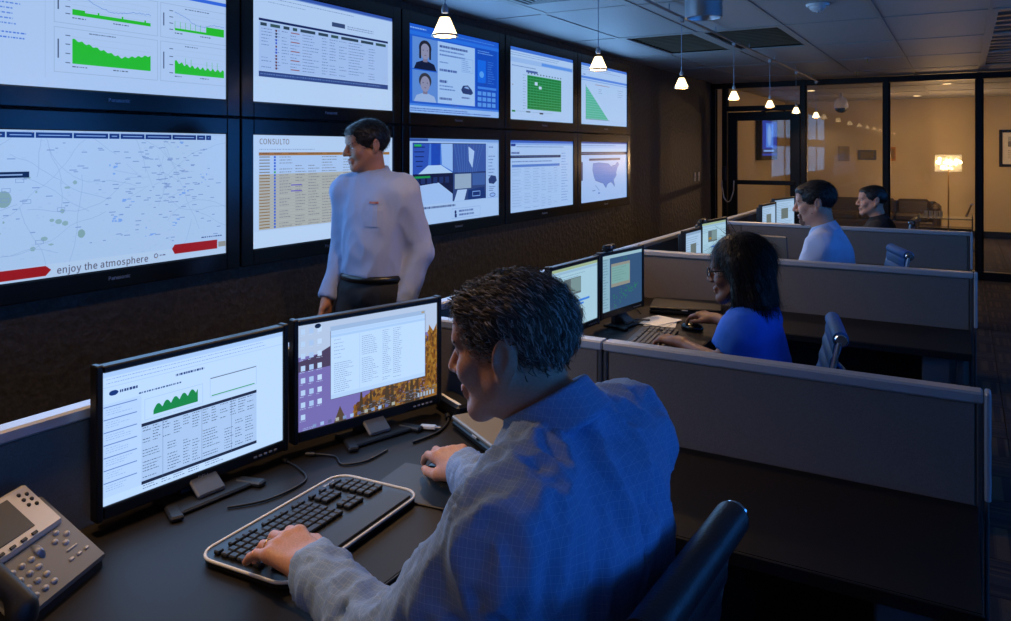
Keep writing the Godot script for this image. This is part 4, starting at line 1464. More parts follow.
func desk_phone() -> void:
	# local +x: the user's right, +z: towards the user, sloping up to the rear
	var t := thing("desk_phone", "silver and charcoal office phone with a large display", "phone", Vector3(1.543, DESK, -0.802), atan2(0.916, -0.4))
	var slope := atan2(0.125, 0.16)
	var b := Basis(Vector3.RIGHT, slope)
	var o := Vector3(0, 0.02, 0.095)
	# wedge base
	var prof := [Vector2(-0.1, 0.0), Vector2(0.1, 0.0), Vector2(0.1, 0.014), Vector2(-0.05, 0.13), Vector2(-0.075, 0.13)]
	obj("base", Sh.new().prism(prof, 0.23, Transform3D(Basis(Vector3.BACK, Vector3.UP, Vector3.LEFT), Vector3(-0.115, 0.001, 0))), M.dark_plastic, t)
	# faceplate frame: u along the width, v up the slope
	var ft := Transform3D(b, o)
	var on := func(x: float, v: float, up: float) -> Vector3: return ft * Vector3(x, up, -v)
	obj("faceplate", Sh.new().box(on.call(0.012, 0.085, 0.006), Vector3(0.215, 0.014, 0.185), 0.005, b), M.grey_plastic, t)
	var head := obj("display_housing", Sh.new().box(on.call(0.0, 0.158, 0.016), Vector3(0.196, 0.02, 0.112), 0.006, b), M.silver_plastic, t, "silver display surround")
	obj("display", Sh.new().box(on.call(-0.02, 0.163, 0.0262), Vector3(0.112, 0.003, 0.076), 0.001, b), M.phone_display, head, "dark grey display")
	for i in 4:
		obj("soft_key", Sh.new().box(on.call(-0.062 + i * 0.028, 0.113, 0.0275), Vector3(0.014, 0.004, 0.006), 0.001, b), M.dark_plastic, head)
	for i in 6:
		obj("line_key", Sh.new().ball(on.call(0.062 + (i % 2) * 0.016, 0.196 - (i / 2) * 0.014 - (i % 2) * 0.006, 0.026), Vector3(0.0045, 0.0045, 0.0045), 8, 5), M.dark_plastic, head)
	obj("navigation_key", Sh.new().ball(on.call(0.012, 0.082, 0.014), Vector3(0.009, 0.007, 0.017), 12, 6, b), M.badge, t, "oval blue-grey navigation key")
	for i in 12:
		obj("number_key", Sh.new().ball(on.call(-0.06 + (i % 3) * 0.024, 0.077 - (i / 3) * 0.02, 0.013), Vector3(0.0078, 0.006, 0.0062), 10, 6, b), M.silver_plastic, t)
	for i in 4:
		var a := PI / 2 * i
		obj("function_key", Sh.new().ball(on.call(0.07 + cos(a) * 0.017, 0.078 + sin(a) * 0.014, 0.013), Vector3(0.0075, 0.006, 0.006), 10, 6, b), M.silver_plastic, t)
	for i in 3:
		obj("volume_key", Sh.new().box(on.call(0.05 + i * 0.022, 0.03, 0.014), Vector3(0.012, 0.005, 0.007), 0.002, b), M.silver_plastic, t)
	obj("volume_bar", Sh.new().box(on.call(0.07, 0.048, 0.014), Vector3(0.03, 0.005, 0.005), 0.002, b), M.silver_plastic, t)
	# handset in its cradle on the left
	var hs := Field.new()
	hs.cap(on.call(-0.118, 0.16, 0.045), on.call(-0.118, 0.01, 0.045), 0.019, 0.019, 0.01)
	hs.ell(on.call(-0.118, 0.165, 0.03), Vector3(0.026, 0.02, 0.028), b, 0.015)
	hs.ell(on.call(-0.118, 0.005, 0.03), Vector3(0.026, 0.02, 0.028), b, 0.015)
	var s := Sh.new()
	hs.net(0.005, s, Vector3.ZERO)
	obj("handset", s, M.dark_plastic, t)

func cable(label: String, pts: Array, r := 0.003) -> void:
	var c := Curve3D.new()
	for i in pts.size():
		var a: Vector3 = pts[maxi(i - 1, 0)]
		var b: Vector3 = pts[mini(i + 1, pts.size() - 1)]
		c.add_point(pts[i], -(b - a) / 6.0, (b - a) / 6.0)
	var q := []
	var n := pts.size() * 6
	for i in n + 1:
		q.append(c.sample_baked(c.get_baked_length() * i / n, true))
	var t := thing("cable", label, "cable", pts[0], 0.0, "cables on the desk")
	for i in q.size():
		q[i] -= pts[0]
	obj("wire", Sh.new().tube(q, r, 6), M.cable, t)
	obj("plug", Sh.new().cyl(q[0] - Vector3(0, 0.001, 0), q[0] + (q[1] - q[0]).normalized() * 0.025, r * 2.2, -1, 8), M.cable, t)

func chair(label: String, at: Vector3, turn_deg: float, fabric: Material, back_k := 1.0) -> void:
	# ribbed sling office chair in polished aluminium; faces local -z
	var t := thing("office_chair", label, "chair", at, deg_to_rad(turn_deg), "ribbed office chairs")
	var path := []
	for p in [[-0.25, 0.43], [-0.2, 0.448], [0.0, 0.435], [0.16, 0.438], [0.215, 0.47], [0.25, 0.56], [0.285, 0.75], [0.315, 0.93], [0.325, 0.985]]:
		path.append(Vector3(0, p[1] if p[1] < 0.56 else 0.56 + (p[1] - 0.56) * back_k, p[0]))
	var c := Curve3D.new()
	for i in path.size():
		var d: Vector3 = (path[mini(i + 1, path.size() - 1)] - path[maxi(i - 1, 0)]) / 6.0
		c.add_point(path[i], -d, d)
	var L := c.get_baked_length()
	# sling: soft ribs across
	var half := 0.185
	var sides := [Sh.new(), Sh.new()]
	var n := 96
	for part in 2:
		var s: Sh = sides[part]
		var prev := []
		for i in range(0 if part == 0 else 42, (42 if part == 0 else n) + 1):
			var p := c.sample_baked(L * i / n, true)
			var p2 := c.sample_baked(minf(L, L * i / n + 0.004), true)
			var p1 := c.sample_baked(maxf(0, L * i / n - 0.004), true)
			var tan := (p2 - p1).normalized()
			var nn := Vector3(0, tan.z, -tan.y)
			var th := 0.008 + 0.007 * absf(sin(PI * i / 6.0))
			var ring := [p + nn * th + Vector3(-half, 0, 0), p + nn * th + Vector3(half, 0, 0), p - nn * th + Vector3(half, 0, 0), p - nn * th + Vector3(-half, 0, 0)]
			if prev:
				s.quad(prev[0], prev[1], ring[1], ring[0])
				s.quad(prev[1], prev[2], ring[2], ring[1])
				s.quad(prev[2], prev[3], ring[3], ring[2])
				s.quad(prev[3], prev[0], ring[0], ring[3])
			prev = ring
	obj("seat", sides[0], fabric, t)
	obj("backrest", sides[1], fabric, t)
	var rail := []
	for i in 29:
		rail.append(c.sample_baked(L * i / 28.0, true))
	for q in [-1, 1]:
		var r2 := []
		for p in rail:
			r2.append(p + Vector3(q * (half + 0.012), 0, 0))
		obj("side_rail", Sh.new().tube(r2, 0.014, 8, false, 0.7), M.aluminium, t)
		var e: Vector3 = rail[28]
		obj("end_knob", Sh.new().cyl(e + Vector3(q * half, 0.008, 0.006), e + Vector3(q * (half + 0.02), 0.008, 0.006), 0.023, -1, 20, 0.004), M.chrome, t, "round chrome end cap")
		# arm loop
		var a := []
		for p in [[-0.1, 0.46], [-0.12, 0.56], [-0.09, 0.64], [0.05, 0.655], [0.2, 0.65], [0.27, 0.62], [0.275, 0.56]]:
			a.append(Vector3(q * (half + 0.045), p[1], p[0]))
		var ac := Curve3D.new()
		for i in a.size():
			var d: Vector3 = (a[mini(i + 1, a.size() - 1)] - a[maxi(i - 1, 0)]) / 6.0
			ac.add_point(a[i], -d, d)
		var ap := []
		for i in 25:
			ap.append(ac.sample_baked(ac.get_baked_length() * i / 24.0, true))
		obj("armrest", Sh.new().tube(ap, 0.011, 8), M.chrome, t)
	var top: Vector3 = rail[28]
	obj("top_roll", Sh.new().cyl(top + Vector3(-half, 0.008, 0.006), top + Vector3(half, 0.008, 0.006), 0.028, -1, 20), fabric, t)
	# rear spreader, bowed out behind the back
	var sp := []
	for i in 17:
		var q := -1.0 + i / 8.0
		sp.append(Vector3(q * (half + 0.012), 0.56 + 0.24 * back_k - 0.05 * (1 - q * q), 0.30 + 0.075 * (1 - q * q * q * q)))
	obj("back_spreader", Sh.new().tube(sp, 0.011, 8), M.chrome, t)
	obj("under_frame", Sh.new().box(Vector3(0, 0.405, 0.02), Vector3(0.2, 0.03, 0.24), 0.01).tube([Vector3(-0.197, 0.44, 0.05), Vector3(0, 0.425, 0.05), Vector3(0.197, 0.44, 0.05)], 0.012, 8), M.aluminium, t)
	obj("gas_column", Sh.new().cyl(Vector3(0, 0.1, 0.02), Vector3(0, 0.42, 0.02), 0.028, 0.022, 14), M.dark_metal, t)
	var leg := Sh.new()
	for i in 5:
		var an := TAU * i / 5.0 + 0.3
		var dv := Vector3(cos(an), 0, sin(an))
		var l := obj("base_leg", Sh.new().tube([Vector3(0, 0.115, 0.02), Vector3(0, 0.1, 0.02) + dv * 0.15, Vector3(0, 0.075, 0.02) + dv * 0.29], 0.018, 8), M.aluminium, t)
		var w := Vector3(0, 0.028, 0.02) + dv * 0.29
		var sx := Vector3(-dv.z, 0, dv.x)
		obj("caster", Sh.new().cyl(w - sx * 0.02, w + sx * 0.02, 0.028, -1, 14, 0.005), M.black_plastic, l)

func pendant(k: int, z: float) -> void:
	var names := ["nearest white cone pendant, in front of the portrait screen", "second pendant lamp along the rail, by the green chart screens", "third pendant lamp along the rail, above the far screens", "fourth pendant lamp, hanging left of the lounge door", "fifth pendant lamp, hanging over the lounge door", "sixth pendant lamp, hanging beside the door mullion", "seventh pendant lamp, the last before the glass"]
	var label: String = names[k] if k >= 0 else "white cone pendant behind the viewer, seen only mirrored in the glass"
	var t := thing("pendant_lamp", label, "pendant lamp", Vector3(1.45, 0, z), 0.0, "pendant lamps on the ceiling rail")
	obj("cord", Sh.new().cyl(Vector3(0, 2.085, 0), Vector3(0, 2.455, 0), 0.0022, -1, 6), M.badge, t)
	obj("socket", Sh.new().lathe([Vector2(0.0, 2.086), Vector2(0.012, 2.086), Vector2(0.014, 2.1), Vector2(0.006, 2.12), Vector2(0.0, 2.12)], 12), M.silver_plastic, t)
	obj("shade", Sh.new().lathe([Vector2(0.047, 2.0), Vector2(0.046, 2.006), Vector2(0.022, 2.062), Vector2(0.018, 2.07), Vector2(0.0, 2.072)], 20), M.lamp_glass, t, "glowing white glass cone shade")
	obj("rim", Sh.new().lathe([Vector2(0.04, 2.0), Vector2(0.05, 1.998), Vector2(0.05, 2.006), Vector2(0.045, 2.008)], 20), M.silver_plastic, t)
	obj("clip", Sh.new().box(Vector3(0, 2.462, 0), Vector3(0.03, 0.03, 0.03), 0.004), M.aluminium, t)
	spot(Vector3(1.45, 2.03, z), WARM, PENDANT_LIGHT, 0.03, 72.0, t)

const PENDANT_LIGHT := 1.05

func ceiling_things() -> void:
	var rail := thing("lighting_rail", "slim metal rail under the ceiling carrying the pendant lamps", "light rail", Vector3(1.45, 2.485, 0))
	obj("rail_bar", Sh.new().box(Vector3(0, 0, -4.3), Vector3(0.016, 0.016, 13.3), 0.003), M.aluminium, rail)
	for i in 12:
		obj("standoff", Sh.new().cyl(Vector3(0, 0.006, 1.7 - i * 1.1), Vector3(0, 0.046, 1.7 - i * 1.1), 0.005, -1, 8), M.aluminium, rail)
	for i in 7:
		pendant(i, -2.36 - 1.4 * i)
	for i in 3:
		pendant(-1, -0.96 + 1.4 * i)
	# cylinder downlight near the top edge
	var c := thing("ceiling_cylinder", "silver cylinder canister hanging from the ceiling beside the rail", "downlight", Vector3(1.88, 2.3, -4.2))
	obj("can", Sh.new().lathe([Vector2(0.0, 0.03), Vector2(0.085, 0.03), Vector2(0.09, 0.0), Vector2(0.1, 0.0), Vector2(0.1, 0.2), Vector2(0.0, 0.2)], 28), M.aluminium, c)
	obj("stem", Sh.new().cyl(Vector3(0, 0.2, 0), Vector3(0, 0.228, 0), 0.03, -1, 14), M.aluminium, c)
	obj("bracket", Sh.new().box(Vector3(-0.16, 0.185, 0.0), Vector3(0.13, 0.02, 0.02), 0.003), M.aluminium, c)
	var d := thing("smoke_detector", "round white smoke detector on the ceiling tile", "smoke detector", Vector3(2.28, CEIL, -5.42))
	obj("base", Sh.new().lathe([Vector2(0.0, -0.012), Vector2(0.07, -0.012), Vector2(0.075, 0.004), Vector2(0.0, 0.004)], 24), M.white_plastic, d)
	obj("sensor", Sh.new().lathe([Vector2(0.0, -0.045), Vector2(0.03, -0.042), Vector2(0.05, -0.025), Vector2(0.052, -0.012), Vector2(0.0, -0.012)], 24), M.white_plastic, d)
	obj("indicator", Sh.new().ball(Vector3(0, -0.047, 0), Vector3(0.008, 0.006, 0.008), 10, 6), M.chrome, d)
	for i in 2:
		var s := thing("sprinkler", ["small sprinkler head on the ceiling near the glass front", "small sprinkler head above the last cubicle"][i], "sprinkler", [Vector3(2.25, CEIL, -8.8), Vector3(2.0, CEIL, -10.2)][i])
		obj("escutcheon", Sh.new().lathe([Vector2(0.0, -0.006), Vector2(0.03, -0.006), Vector2(0.035, 0.003), Vector2(0.0, 0.003)], 16), M.silver_plastic, s)
		obj("nozzle", Sh.new().lathe([Vector2(0.0, -0.05), Vector2(0.016, -0.05), Vector2(0.016, -0.046), Vector2(0.006, -0.044), Vector2(0.008, -0.006), Vector2(0.0, -0.006)], 12), M.brass, s)

func office() -> void:
	var cz := [-2.2, -4.3, -6.4, -8.5]
	var who := ["first cubicle, with the checked-shirt man", "second cubicle, with the woman in blue", "third cubicle, with the bearded man", "last cubicle, with the man in black"]
	for i in 4:
		var z0: float = -0.1 if i == 0 else cz[i - 1] - 0.027
		var l: float = z0 - cz[i] - 0.027
		divider("back_divider", "low grey divider behind the monitors, " + who[i], Vector3(1.368, 0, z0), PI / 2, [l / 2, l / 2] if i == 0 else [l], false)
		if i < 3:
			divider("cross_divider", ["nearest grey fabric divider, in front of the woman in blue", "grey fabric divider behind the woman in blue", "grey fabric divider behind the man in the white-blue shirt"][i], Vector3(1.343, 0, cz[i]), 0.0, [0.815, 0.985], true)
		desk("dark L-shaped desk in the " + who[i], cz[i] + 0.03, z0 - 0.03)
	# first cubicle
	monitor("computer_monitor", "nearest monitor, showing a white report with green chart", Vector3(1.477, DESK, -1.272), 85.1, 0.49, 0.296, 0.06, s_report(), MONITOR_LIGHT, "desk monitors", "DELL")
	monitor("computer_monitor", "monitor with a purple autumn lake desktop and file window", Vector3(1.572, DESK, -1.803), 73.9, 0.49, 0.296, 0.065, s_desktop(), MONITOR_LIGHT * 0.8, "desk monitors", "")
	key_board("keyboard", "black keyboard with thin silver rim under the man's hand", Vector3(1.853, DESK, -1.288), 93.5, 0.458, 0.252, 0.36, true)
	var pad := thing("mouse_pad", "dark mouse pad beside the silver-rimmed keyboard", "mouse pad", Vector3(1.93, DESK + 0.001, -1.59), deg_to_rad(97.0))
	obj("pad", Sh.new().box(Vector3(0, 0.002, 0), Vector3(0.2, 0.004, 0.24), 0.0018), M.dark_plastic, pad)
	mouse("black mouse under the checked-shirt man's hand", Vector3(1.945, DESK + 0.0055, -1.645), 84.0)
	laptop("laptop", "closed grey laptop beside the autumn lake monitor", Vector3(1.955, DESK + 0.001, -1.975), -32.0, 0.33, 0.235, M.laptop_grey)
	var dk := thing("docking_station", "dark dock behind the closed grey laptop", "dock", Vector3(1.68, DESK + 0.001, -2.09), deg_to_rad(-28.0))
	obj("body", Sh.new().box(Vector3(0, 0.022, 0), Vector3(0.16, 0.044, 0.07), 0.008), M.black_plastic, dk)
	obj("strip", Sh.new().box(Vector3(0.0, 0.0445, 0.02), Vector3(0.14, 0.003, 0.01), 0.001), M.usb_white, dk)
	var us := thing("usb_stick", "white memory stick beside the closed grey laptop", "usb stick", Vector3(1.7, DESK + 0.001, -1.915), deg_to_rad(20.0))
	obj("body", Sh.new().box(Vector3(0, 0.008, 0), Vector3(0.05, 0.012, 0.018), 0.003), M.usb_white, us)
	obj("plug", Sh.new().box(Vector3(0.032, 0.008, 0), Vector3(0.016, 0.006, 0.012), 0.001), M.aluminium, us)
	desk_phone()
	cable("thin black cable curling in front of the white report monitor", [Vector3(1.5, DESK + 0.008, -1.515), Vector3(1.58, DESK + 0.004, -1.5), Vector3(1.65, DESK + 0.004, -1.45), Vector3(1.65, DESK + 0.004, -1.33), Vector3(1.6, DESK + 0.004, -1.25)])
	cable("black cable looped between the two nearest monitors", [Vector3(1.53, DESK + 0.008, -1.575), Vector3(1.6, DESK + 0.004, -1.61), Vector3(1.66, DESK + 0.004, -1.58), Vector3(1.7, DESK + 0.004, -1.63), Vector3(1.7, DESK + 0.004, -1.72)])
	cable("black cable running from the dock along the desk", [Vector3(1.69, DESK + 0.01, -2.03), Vector3(1.72, DESK + 0.005, -1.99), Vector3(1.745, DESK + 0.005, -1.9), Vector3(1.73, DESK + 0.005, -1.8)], 0.004)
	chair("dark leather office chair under the man in the checked shirt", Vector3(2.445, 0, -1.075), 88.0, M.leather)
	# second cubicle
	var m2 := monitor("computer_monitor", "nearer monitor in the woman's cubicle, pale page with blue bars", Vector3(1.645, DESK, -3.06), 87.0, 0.42, 0.265, 0.085, s_page(21, 0), MONITOR_LIGHT * 0.7, "desk monitors")
	monitor("computer_monitor", "farther monitor in the woman's cubicle, dark page with green dots", Vector3(1.665, DESK, -3.555), 82.5, 0.39, 0.265, 0.085, s_page(22, 1), MONITOR_LIGHT * 0.4, "desk monitors")
	for w in [[Vector3(1.655, DESK + 0.368, -3.42), "small black webcam on the woman's dark monitor"], [Vector3(1.655, DESK + 0.373, -4.97), "small black webcam between the third cubicle's monitors"]]:
		var wc := thing("webcam", w[1], "webcam", w[0], deg_to_rad(84.0))
		obj("clip", Sh.new().box(Vector3(0, 0.006, -0.01), Vector3(0.05, 0.01, 0.04), 0.003), M.black_plastic, wc)
		obj("camera_body", Sh.new().cyl(Vector3(-0.045, 0.022, 0), Vector3(0.045, 0.022, 0), 0.013, -1, 14, 0.004), M.black_plastic, wc)
		obj("lens", Sh.new().ball(Vector3(0, 0.022, 0.01), Vector3(0.01, 0.01, 0.006), 12, 6), M.badge, wc)
	laptop("laptop", "closed black laptop behind the woman's papers", Vector3(1.84, DESK + 0.001, -4.02), 14.0, 0.36, 0.26, M.black_plastic)
	for i in 3:
		var pp := thing("paper_sheet", ["top white paper sheet on the woman's desk", "middle white paper sheet on the woman's desk", "lowest white paper sheet on the woman's desk"][i], "paper", Vector3(1.8 + 0.01 * i, DESK + 0.0095 - i * 0.003, -3.68), deg_to_rad(70 + i * 17), "loose papers on the woman's desk")
		obj("sheet", Sh.new().box(Vector3.ZERO, Vector3(0.2, 0.0012, 0.15)), M.paper, pp)
	key_board("keyboard", "grey keyboard on the woman's desk behind the divider", Vector3(1.9, DESK, -3.33), 97.0, 0.36, 0.17, 0.05, false)
	var ad := thing("power_adapter", "small white adapter behind the woman's dark monitor", "adapter", Vector3(1.55, DESK + 0.001, -3.88), 0.4)
	obj("body", Sh.new().box(Vector3(0, 0.014, 0), Vector3(0.07, 0.026, 0.045), 0.006), M.usb_white, ad)
	obj("lead", Sh.new().tube([Vector3(0.03, 0.01, 0), Vector3(0.07, 0.004, 0.02), Vector3(0.08, 0.004, 0.1)], 0.003, 6), M.cable, ad)
	mouse("black mouse under the woman's hand", Vector3(2.0, DESK + 0.001, -3.6), 90.0)
	chair("blue ribbed office chair behind the woman in blue", Vector3(2.36, 0, -3.12), 102.0, M.mesh_fabric, 0.78)
	# third cubicle
	monitor("computer_monitor", "nearer monitor in the third cubicle, pale grey page", Vector3(1.63, DESK, -4.82), 88.0, 0.3, 0.25, 0.085, s_page(23, 2), MONITOR_LIGHT * 0.4, "desk monitors")
	monitor("computer_monitor", "farther monitor in the third cubicle, bright greenish page", Vector3(1.645, DESK, -5.24), 84.0, 0.43, 0.275, 0.09, s_page(24, 0), MONITOR_LIGHT * 0.6, "desk monitors")
	chair("blue ribbed office chair behind the third divider", Vector3(2.47, 0, -4.9), 108.0, M.mesh_fabric)
	# small notebook screen with its back towards the viewer
	var nb := thing("notebook_computer", "open notebook seen from behind on the third desk", "laptop", Vector3(1.9, DESK + 0.001, -5.75), deg_to_rad(170.0))
	obj("base", Sh.new().box(Vector3(0, 0.012, 0.1), Vector3(0.3, 0.02, 0.22), 0.005), M.grey_plastic, nb)
	obj("lid", Sh.new().box(Vector3(0, 0.135, -0.03), Vector3(0.3, 0.22, 0.014), 0.005, Basis(Vector3.RIGHT, -0.2)), M.grey_plastic, nb)
	obj("emblem", Sh.new().box(Vector3(0, 0.145, -0.0405), Vector3(0.12, 0.06, 0.004), 0.001, Basis(Vector3.RIGHT, -0.2)), M.badge, nb)
	# last cubicle
	monitor("computer_monitor", "nearer monitor in the last cubicle, grey page", Vector3(1.61, DESK, -7.12), 86.0, 0.42, 0.26, 0.1, s_page(25, 2), MONITOR_LIGHT * 0.5, "desk monitors")
	monitor("computer_monitor", "farther monitor in the last cubicle, pale white page", Vector3(1.63, DESK, -7.72), 80.0, 0.5, 0.28, 0.1, s_page(26, 2), MONITOR_LIGHT * 0.6, "desk monitors")
	chair("office chair under the man in dark clothes", Vector3(2.42, 0, -7.2), 88.0, M.leather)

func lounge() -> void:
	var s := thing("sofa", "long dark brown leather sofa against the lounge wall", "sofa", Vector3(1.75, 0, -15.85))
	obj("base", Sh.new().box(Vector3(0, 0.2, 0.02), Vector3(1.9, 0.24, 0.8), 0.03), M.sofa_leather, s)
	for i in 3:
		obj("seat_cushion", Sh.new().box(Vector3(-0.56 + i * 0.56, 0.38, 0.1), Vector3(0.55, 0.14, 0.62), 0.04), M.sofa_leather, s)
		obj("back_cushion", Sh.new().box(Vector3(-0.56 + i * 0.56, 0.53, -0.23), Vector3(0.55, 0.3, 0.18), 0.05, Basis(Vector3.RIGHT, -0.15)), M.sofa_leather, s)
	for q in [-1, 1]:
		obj("armrest", Sh.new().box(Vector3(q * 0.93, 0.36, 0.02), Vector3(0.16, 0.5, 0.8), 0.05), M.sofa_leather, s)
		for r in [-0.3, 0.34]:
			obj("foot", Sh.new().cyl(Vector3(q * 0.85, 0, r), Vector3(q * 0.85, 0.09, r), 0.02, 0.028, 10), M.dark_metal, s)
	obj("backrest", Sh.new().box(Vector3(0, 0.42, -0.36), Vector3(1.9, 0.44, 0.12), 0.04), M.sofa_leather, s)
	# floor lamp
	var l := thing("floor_lamp", "lit floor lamp with a square crystal shade in the lounge", "floor lamp", Vector3(2.89, 0, -14.75))
	obj("base", Sh.new().lathe([Vector2(0, 0), Vector2(0.14, 0), Vector2(0.14, 0.015), Vector2(0.02, 0.03), Vector2(0, 0.03)], 28), M.chrome, l)
	obj("pole", Sh.new().cyl(Vector3(0, 0.02, 0), Vector3(0, 1.46, 0), 0.011, -1, 12), M.brass, l)
	var sh := Sh.new()
	for q in [-1, 1]:
		sh.box(Vector3(q * 0.19, 1.36, 0), Vector3(0.006, 0.28, 0.386), 0.0)
		sh.box(Vector3(0, 1.36, q * 0.19), Vector3(0.374, 0.28, 0.006), 0.0)
	obj("shade", sh, M.clear_glass, l, "clear square shade")
	var r := rng(77)
	for i in 26:
		var p := Vector3(r.randf_range(-0.13, 0.13), 1.36 + r.randf_range(-0.1, 0.1), r.randf_range(-0.13, 0.13))
		obj("crystal", Sh.new().ball(p, Vector3.ONE * r.randf_range(0.016, 0.034), 6, 4, Basis(Vector3(1, 1, 0).normalized(), r.randf() * 3)), M.lamp_glass, l)
	for i in 3:
		omni(l.position + Vector3([-0.17, 0.17, 0.0][i], 1.37, [0.17, 0.17, -0.17][i]), WARM, LOUNGE_LIGHT * 0.5, 0.03, l)
	# glass side table
	var tb := thing("glass_table", "chrome framed glass side table under the floor lamp", "side table", Vector3(2.85, 0, -14.35))
	obj("glass_top", Sh.new().box(Vector3(0, 0.5, 0), Vector3(0.78, 0.012, 0.42), 0.002), M.clear_glass, tb)
	obj("shelf", Sh.new().box(Vector3(0, 0.33, 0), Vector3(0.74, 0.02, 0.4), 0.002), M.black_gloss, tb)
	for q in [-1, 1]:
		for w in [-1, 1]:
			obj("leg", Sh.new().box(Vector3(q * 0.375, 0.27, w * 0.2), Vector3(0.018, 0.54, 0.018), 0.002), M.chrome, tb)
		obj("rail", Sh.new().box(Vector3(0, 0.487, q * 0.2), Vector3(0.73, 0.014, 0.014), 0.002), M.chrome, tb)
	for i in 4:
		var g := thing("drinking_glass", ["first short glass on the lounge side table", "second short glass on the lounge side table", "third short glass on the lounge side table", "fourth short glass on the lounge side table"][i], "glass", Vector3(2.58 + i * 0.07, 0.507, -14.3 - 0.04 * (i % 2)), 0.0, "glasses on the lounge side table")
		obj("tumbler", Sh.new().lathe([Vector2(0, 0), Vector2(0.025, 0), Vector2(0.03, 0.09), Vector2(0.027, 0.09), Vector2(0.022, 0.01), Vector2(0, 0.01)], 14), M.silver_plastic, g)
	var rp := thing("desk_stand", "angled metal stand at the end of the lounge side table", "stand", Vector3(3.14, 0.507, -14.35))
	obj("arm", Sh.new().cyl(Vector3(0, 0.01, 0), Vector3(0.07, 0.2, 0), 0.018, 0.012, 10), M.brass, rp)
	obj("tip", Sh.new().ball(Vector3(0.075, 0.21, 0), Vector3(0.03, 0.015, 0.03), 12, 6), M.silver_plastic, rp)
	# things on the lounge walls
	var pic := Pic.new(128, 160, col(226, 222, 212))
	var rr := rng(31)
	pic.rect(24, 22, 80, 50, col(176, 178, 176)); pic.rect(24, 46, 80, 26, col(120, 116, 108)); pic.lines(rr, 24, 90, 80, 5, 9, col(140, 134, 126), 3)
	var a := thing("framed_picture", "black framed print with pale mat on the lounge wall", "picture", Vector3(3.93, 1.61, FAR_Z + 0.001))
	var fr := Sh.new()
	for q in [-1, 1]:
		fr.box(Vector3(q * 0.255, 0, 0.015), Vector3(0.05, 0.66, 0.03), 0.003)
		fr.box(Vector3(0, q * 0.305, 0.015), Vector3(0.46, 0.05, 0.03), 0.003)
	obj("frame", fr, M.dark_metal, a)
	var sq := Sh.new()
	sq.quad(Vector3(-0.235, 0.285, 0.012), Vector3(0.235, 0.285, 0.012), Vector3(0.235, -0.285, 0.012), Vector3(-0.235, -0.285, 0.012))
	obj("print", sq, picture("print_picture", pic), a)
	var pl := [[1.1, 1.51, 0.2, 0.29, "plaque_tan", col(140, 118, 84), "small tan plaque on the lounge wall, by the door"], [1.51, 1.485, 0.32, 0.19, "plaque_grey", col(96, 92, 86), "wide grey plaque in the middle of the lounge wall"], [1.945, 1.505, 0.11, 0.26, "plaque_orange", col(176, 110, 44), "narrow orange plaque on the lounge wall"]]
	for q in pl:
		var o := thing("wall_plaque", q[6], "plaque", Vector3(q[0], q[1], FAR_Z + 0.001), 0.0, "plaques on the lounge wall")
		obj("board", Sh.new().box(Vector3(0, 0, 0.012), Vector3(q[2], q[3], 0.024), 0.004), mat(q[4], q[5], 0.4), o)
		obj("face_plate", Sh.new().box(Vector3(0, 0, 0.026), Vector3(q[2] * 0.7, q[3] * 0.7, 0.004), 0.001), M.brass, o)
	# television on the lounge side wall
	var p2 := Pic.new(256, 144, col(30, 70, 170))
	p2.rect(60, 10, 130, 100, col(90, 150, 240)); p2.oval(120, 60, 34, 44, col(170, 200, 250)); p2.rect(0, 116, 256, 20, col(14, 30, 80)); p2.rect(20, 120, 180, 8, col(160, 190, 240))
	var tv := thing("lounge_tv", "wall mounted lounge television with a blue picture, behind the door", "television", Vector3(0.0, 1.78, -14.45))
	obj("cabinet", Sh.new().box(Vector3(0.06, 0, 0), Vector3(0.09, 0.76, 1.34), 0.006), M.black_gloss, tv)
	var sc := Sh.new()
	sc.quad(Vector3(0.1065, 0.32, 0.6), Vector3(0.1065, 0.32, -0.6), Vector3(0.1065, -0.3, -0.6), Vector3(0.1065, -0.3, 0.6))
	obj("screen", sc, picture("lounge_tv_screen", p2, 0.8, SCREEN_TINT), tv)
	area(Vector3(0.115, 1.79, -14.45), Vector3.RIGHT, Vector2(1.2, 0.62), Color(0.3, 0.5, 1.0), 0.08, tv)
	# dome camera under the lounge ceiling
	var dc := thing("dome_camera", "white dome camera hanging from the lounge ceiling", "camera", Vector3(1.34, 2.2, -14.05))
	obj("housing", Sh.new().lathe([Vector2(0.105, 0.08), Vector2(0.115, 0.11), Vector2(0.1, 0.19), Vector2(0.06, 0.25), Vector2(0.03, 0.265), Vector2(0.03, 0.328), Vector2(0, 0.328)], 24), M.white_plastic, dc)
	obj("dome", Sh.new().lathe([Vector2(0, 0.0), Vector2(0.05, 0.01), Vector2(0.085, 0.04), Vector2(0.1, 0.08), Vector2(0.0, 0.085)], 24), M.black_gloss, dc)
	# recessed lights in the lounge ceiling
	var k := 0
	for q in [[1.0, -13.2], [2.9, -12.8], [2.4, -15.4], [4.3, -15.0]]:
		var d := thing("recessed_light", ["round recessed lounge light by the door", "round recessed lounge light near the glass", "round recessed lounge light above the sofa", "round recessed lounge light by the framed picture"][k], "downlight", Vector3(q[0], CEIL, q[1]), 0.0, "recessed lounge lights")
		k += 1
		obj("trim_ring", Sh.new().lathe([Vector2(0.06, -0.004), Vector2(0.09, -0.004), Vector2(0.09, 0.003), Vector2(0.06, 0.003)], 24), M.white_plastic, d)
		obj("lens", Sh.new().lathe([Vector2(0, -0.002), Vector2(0.06, -0.002), Vector2(0.06, 0.003), Vector2(0, 0.003)], 24), M.lamp_glass, d)
		area(Vector3(q[0], CEIL - 0.01, q[1]), Vector3.DOWN, Vector2(0.11, 0.11), WARM, LOUNGE_LIGHT * 26.0, d)

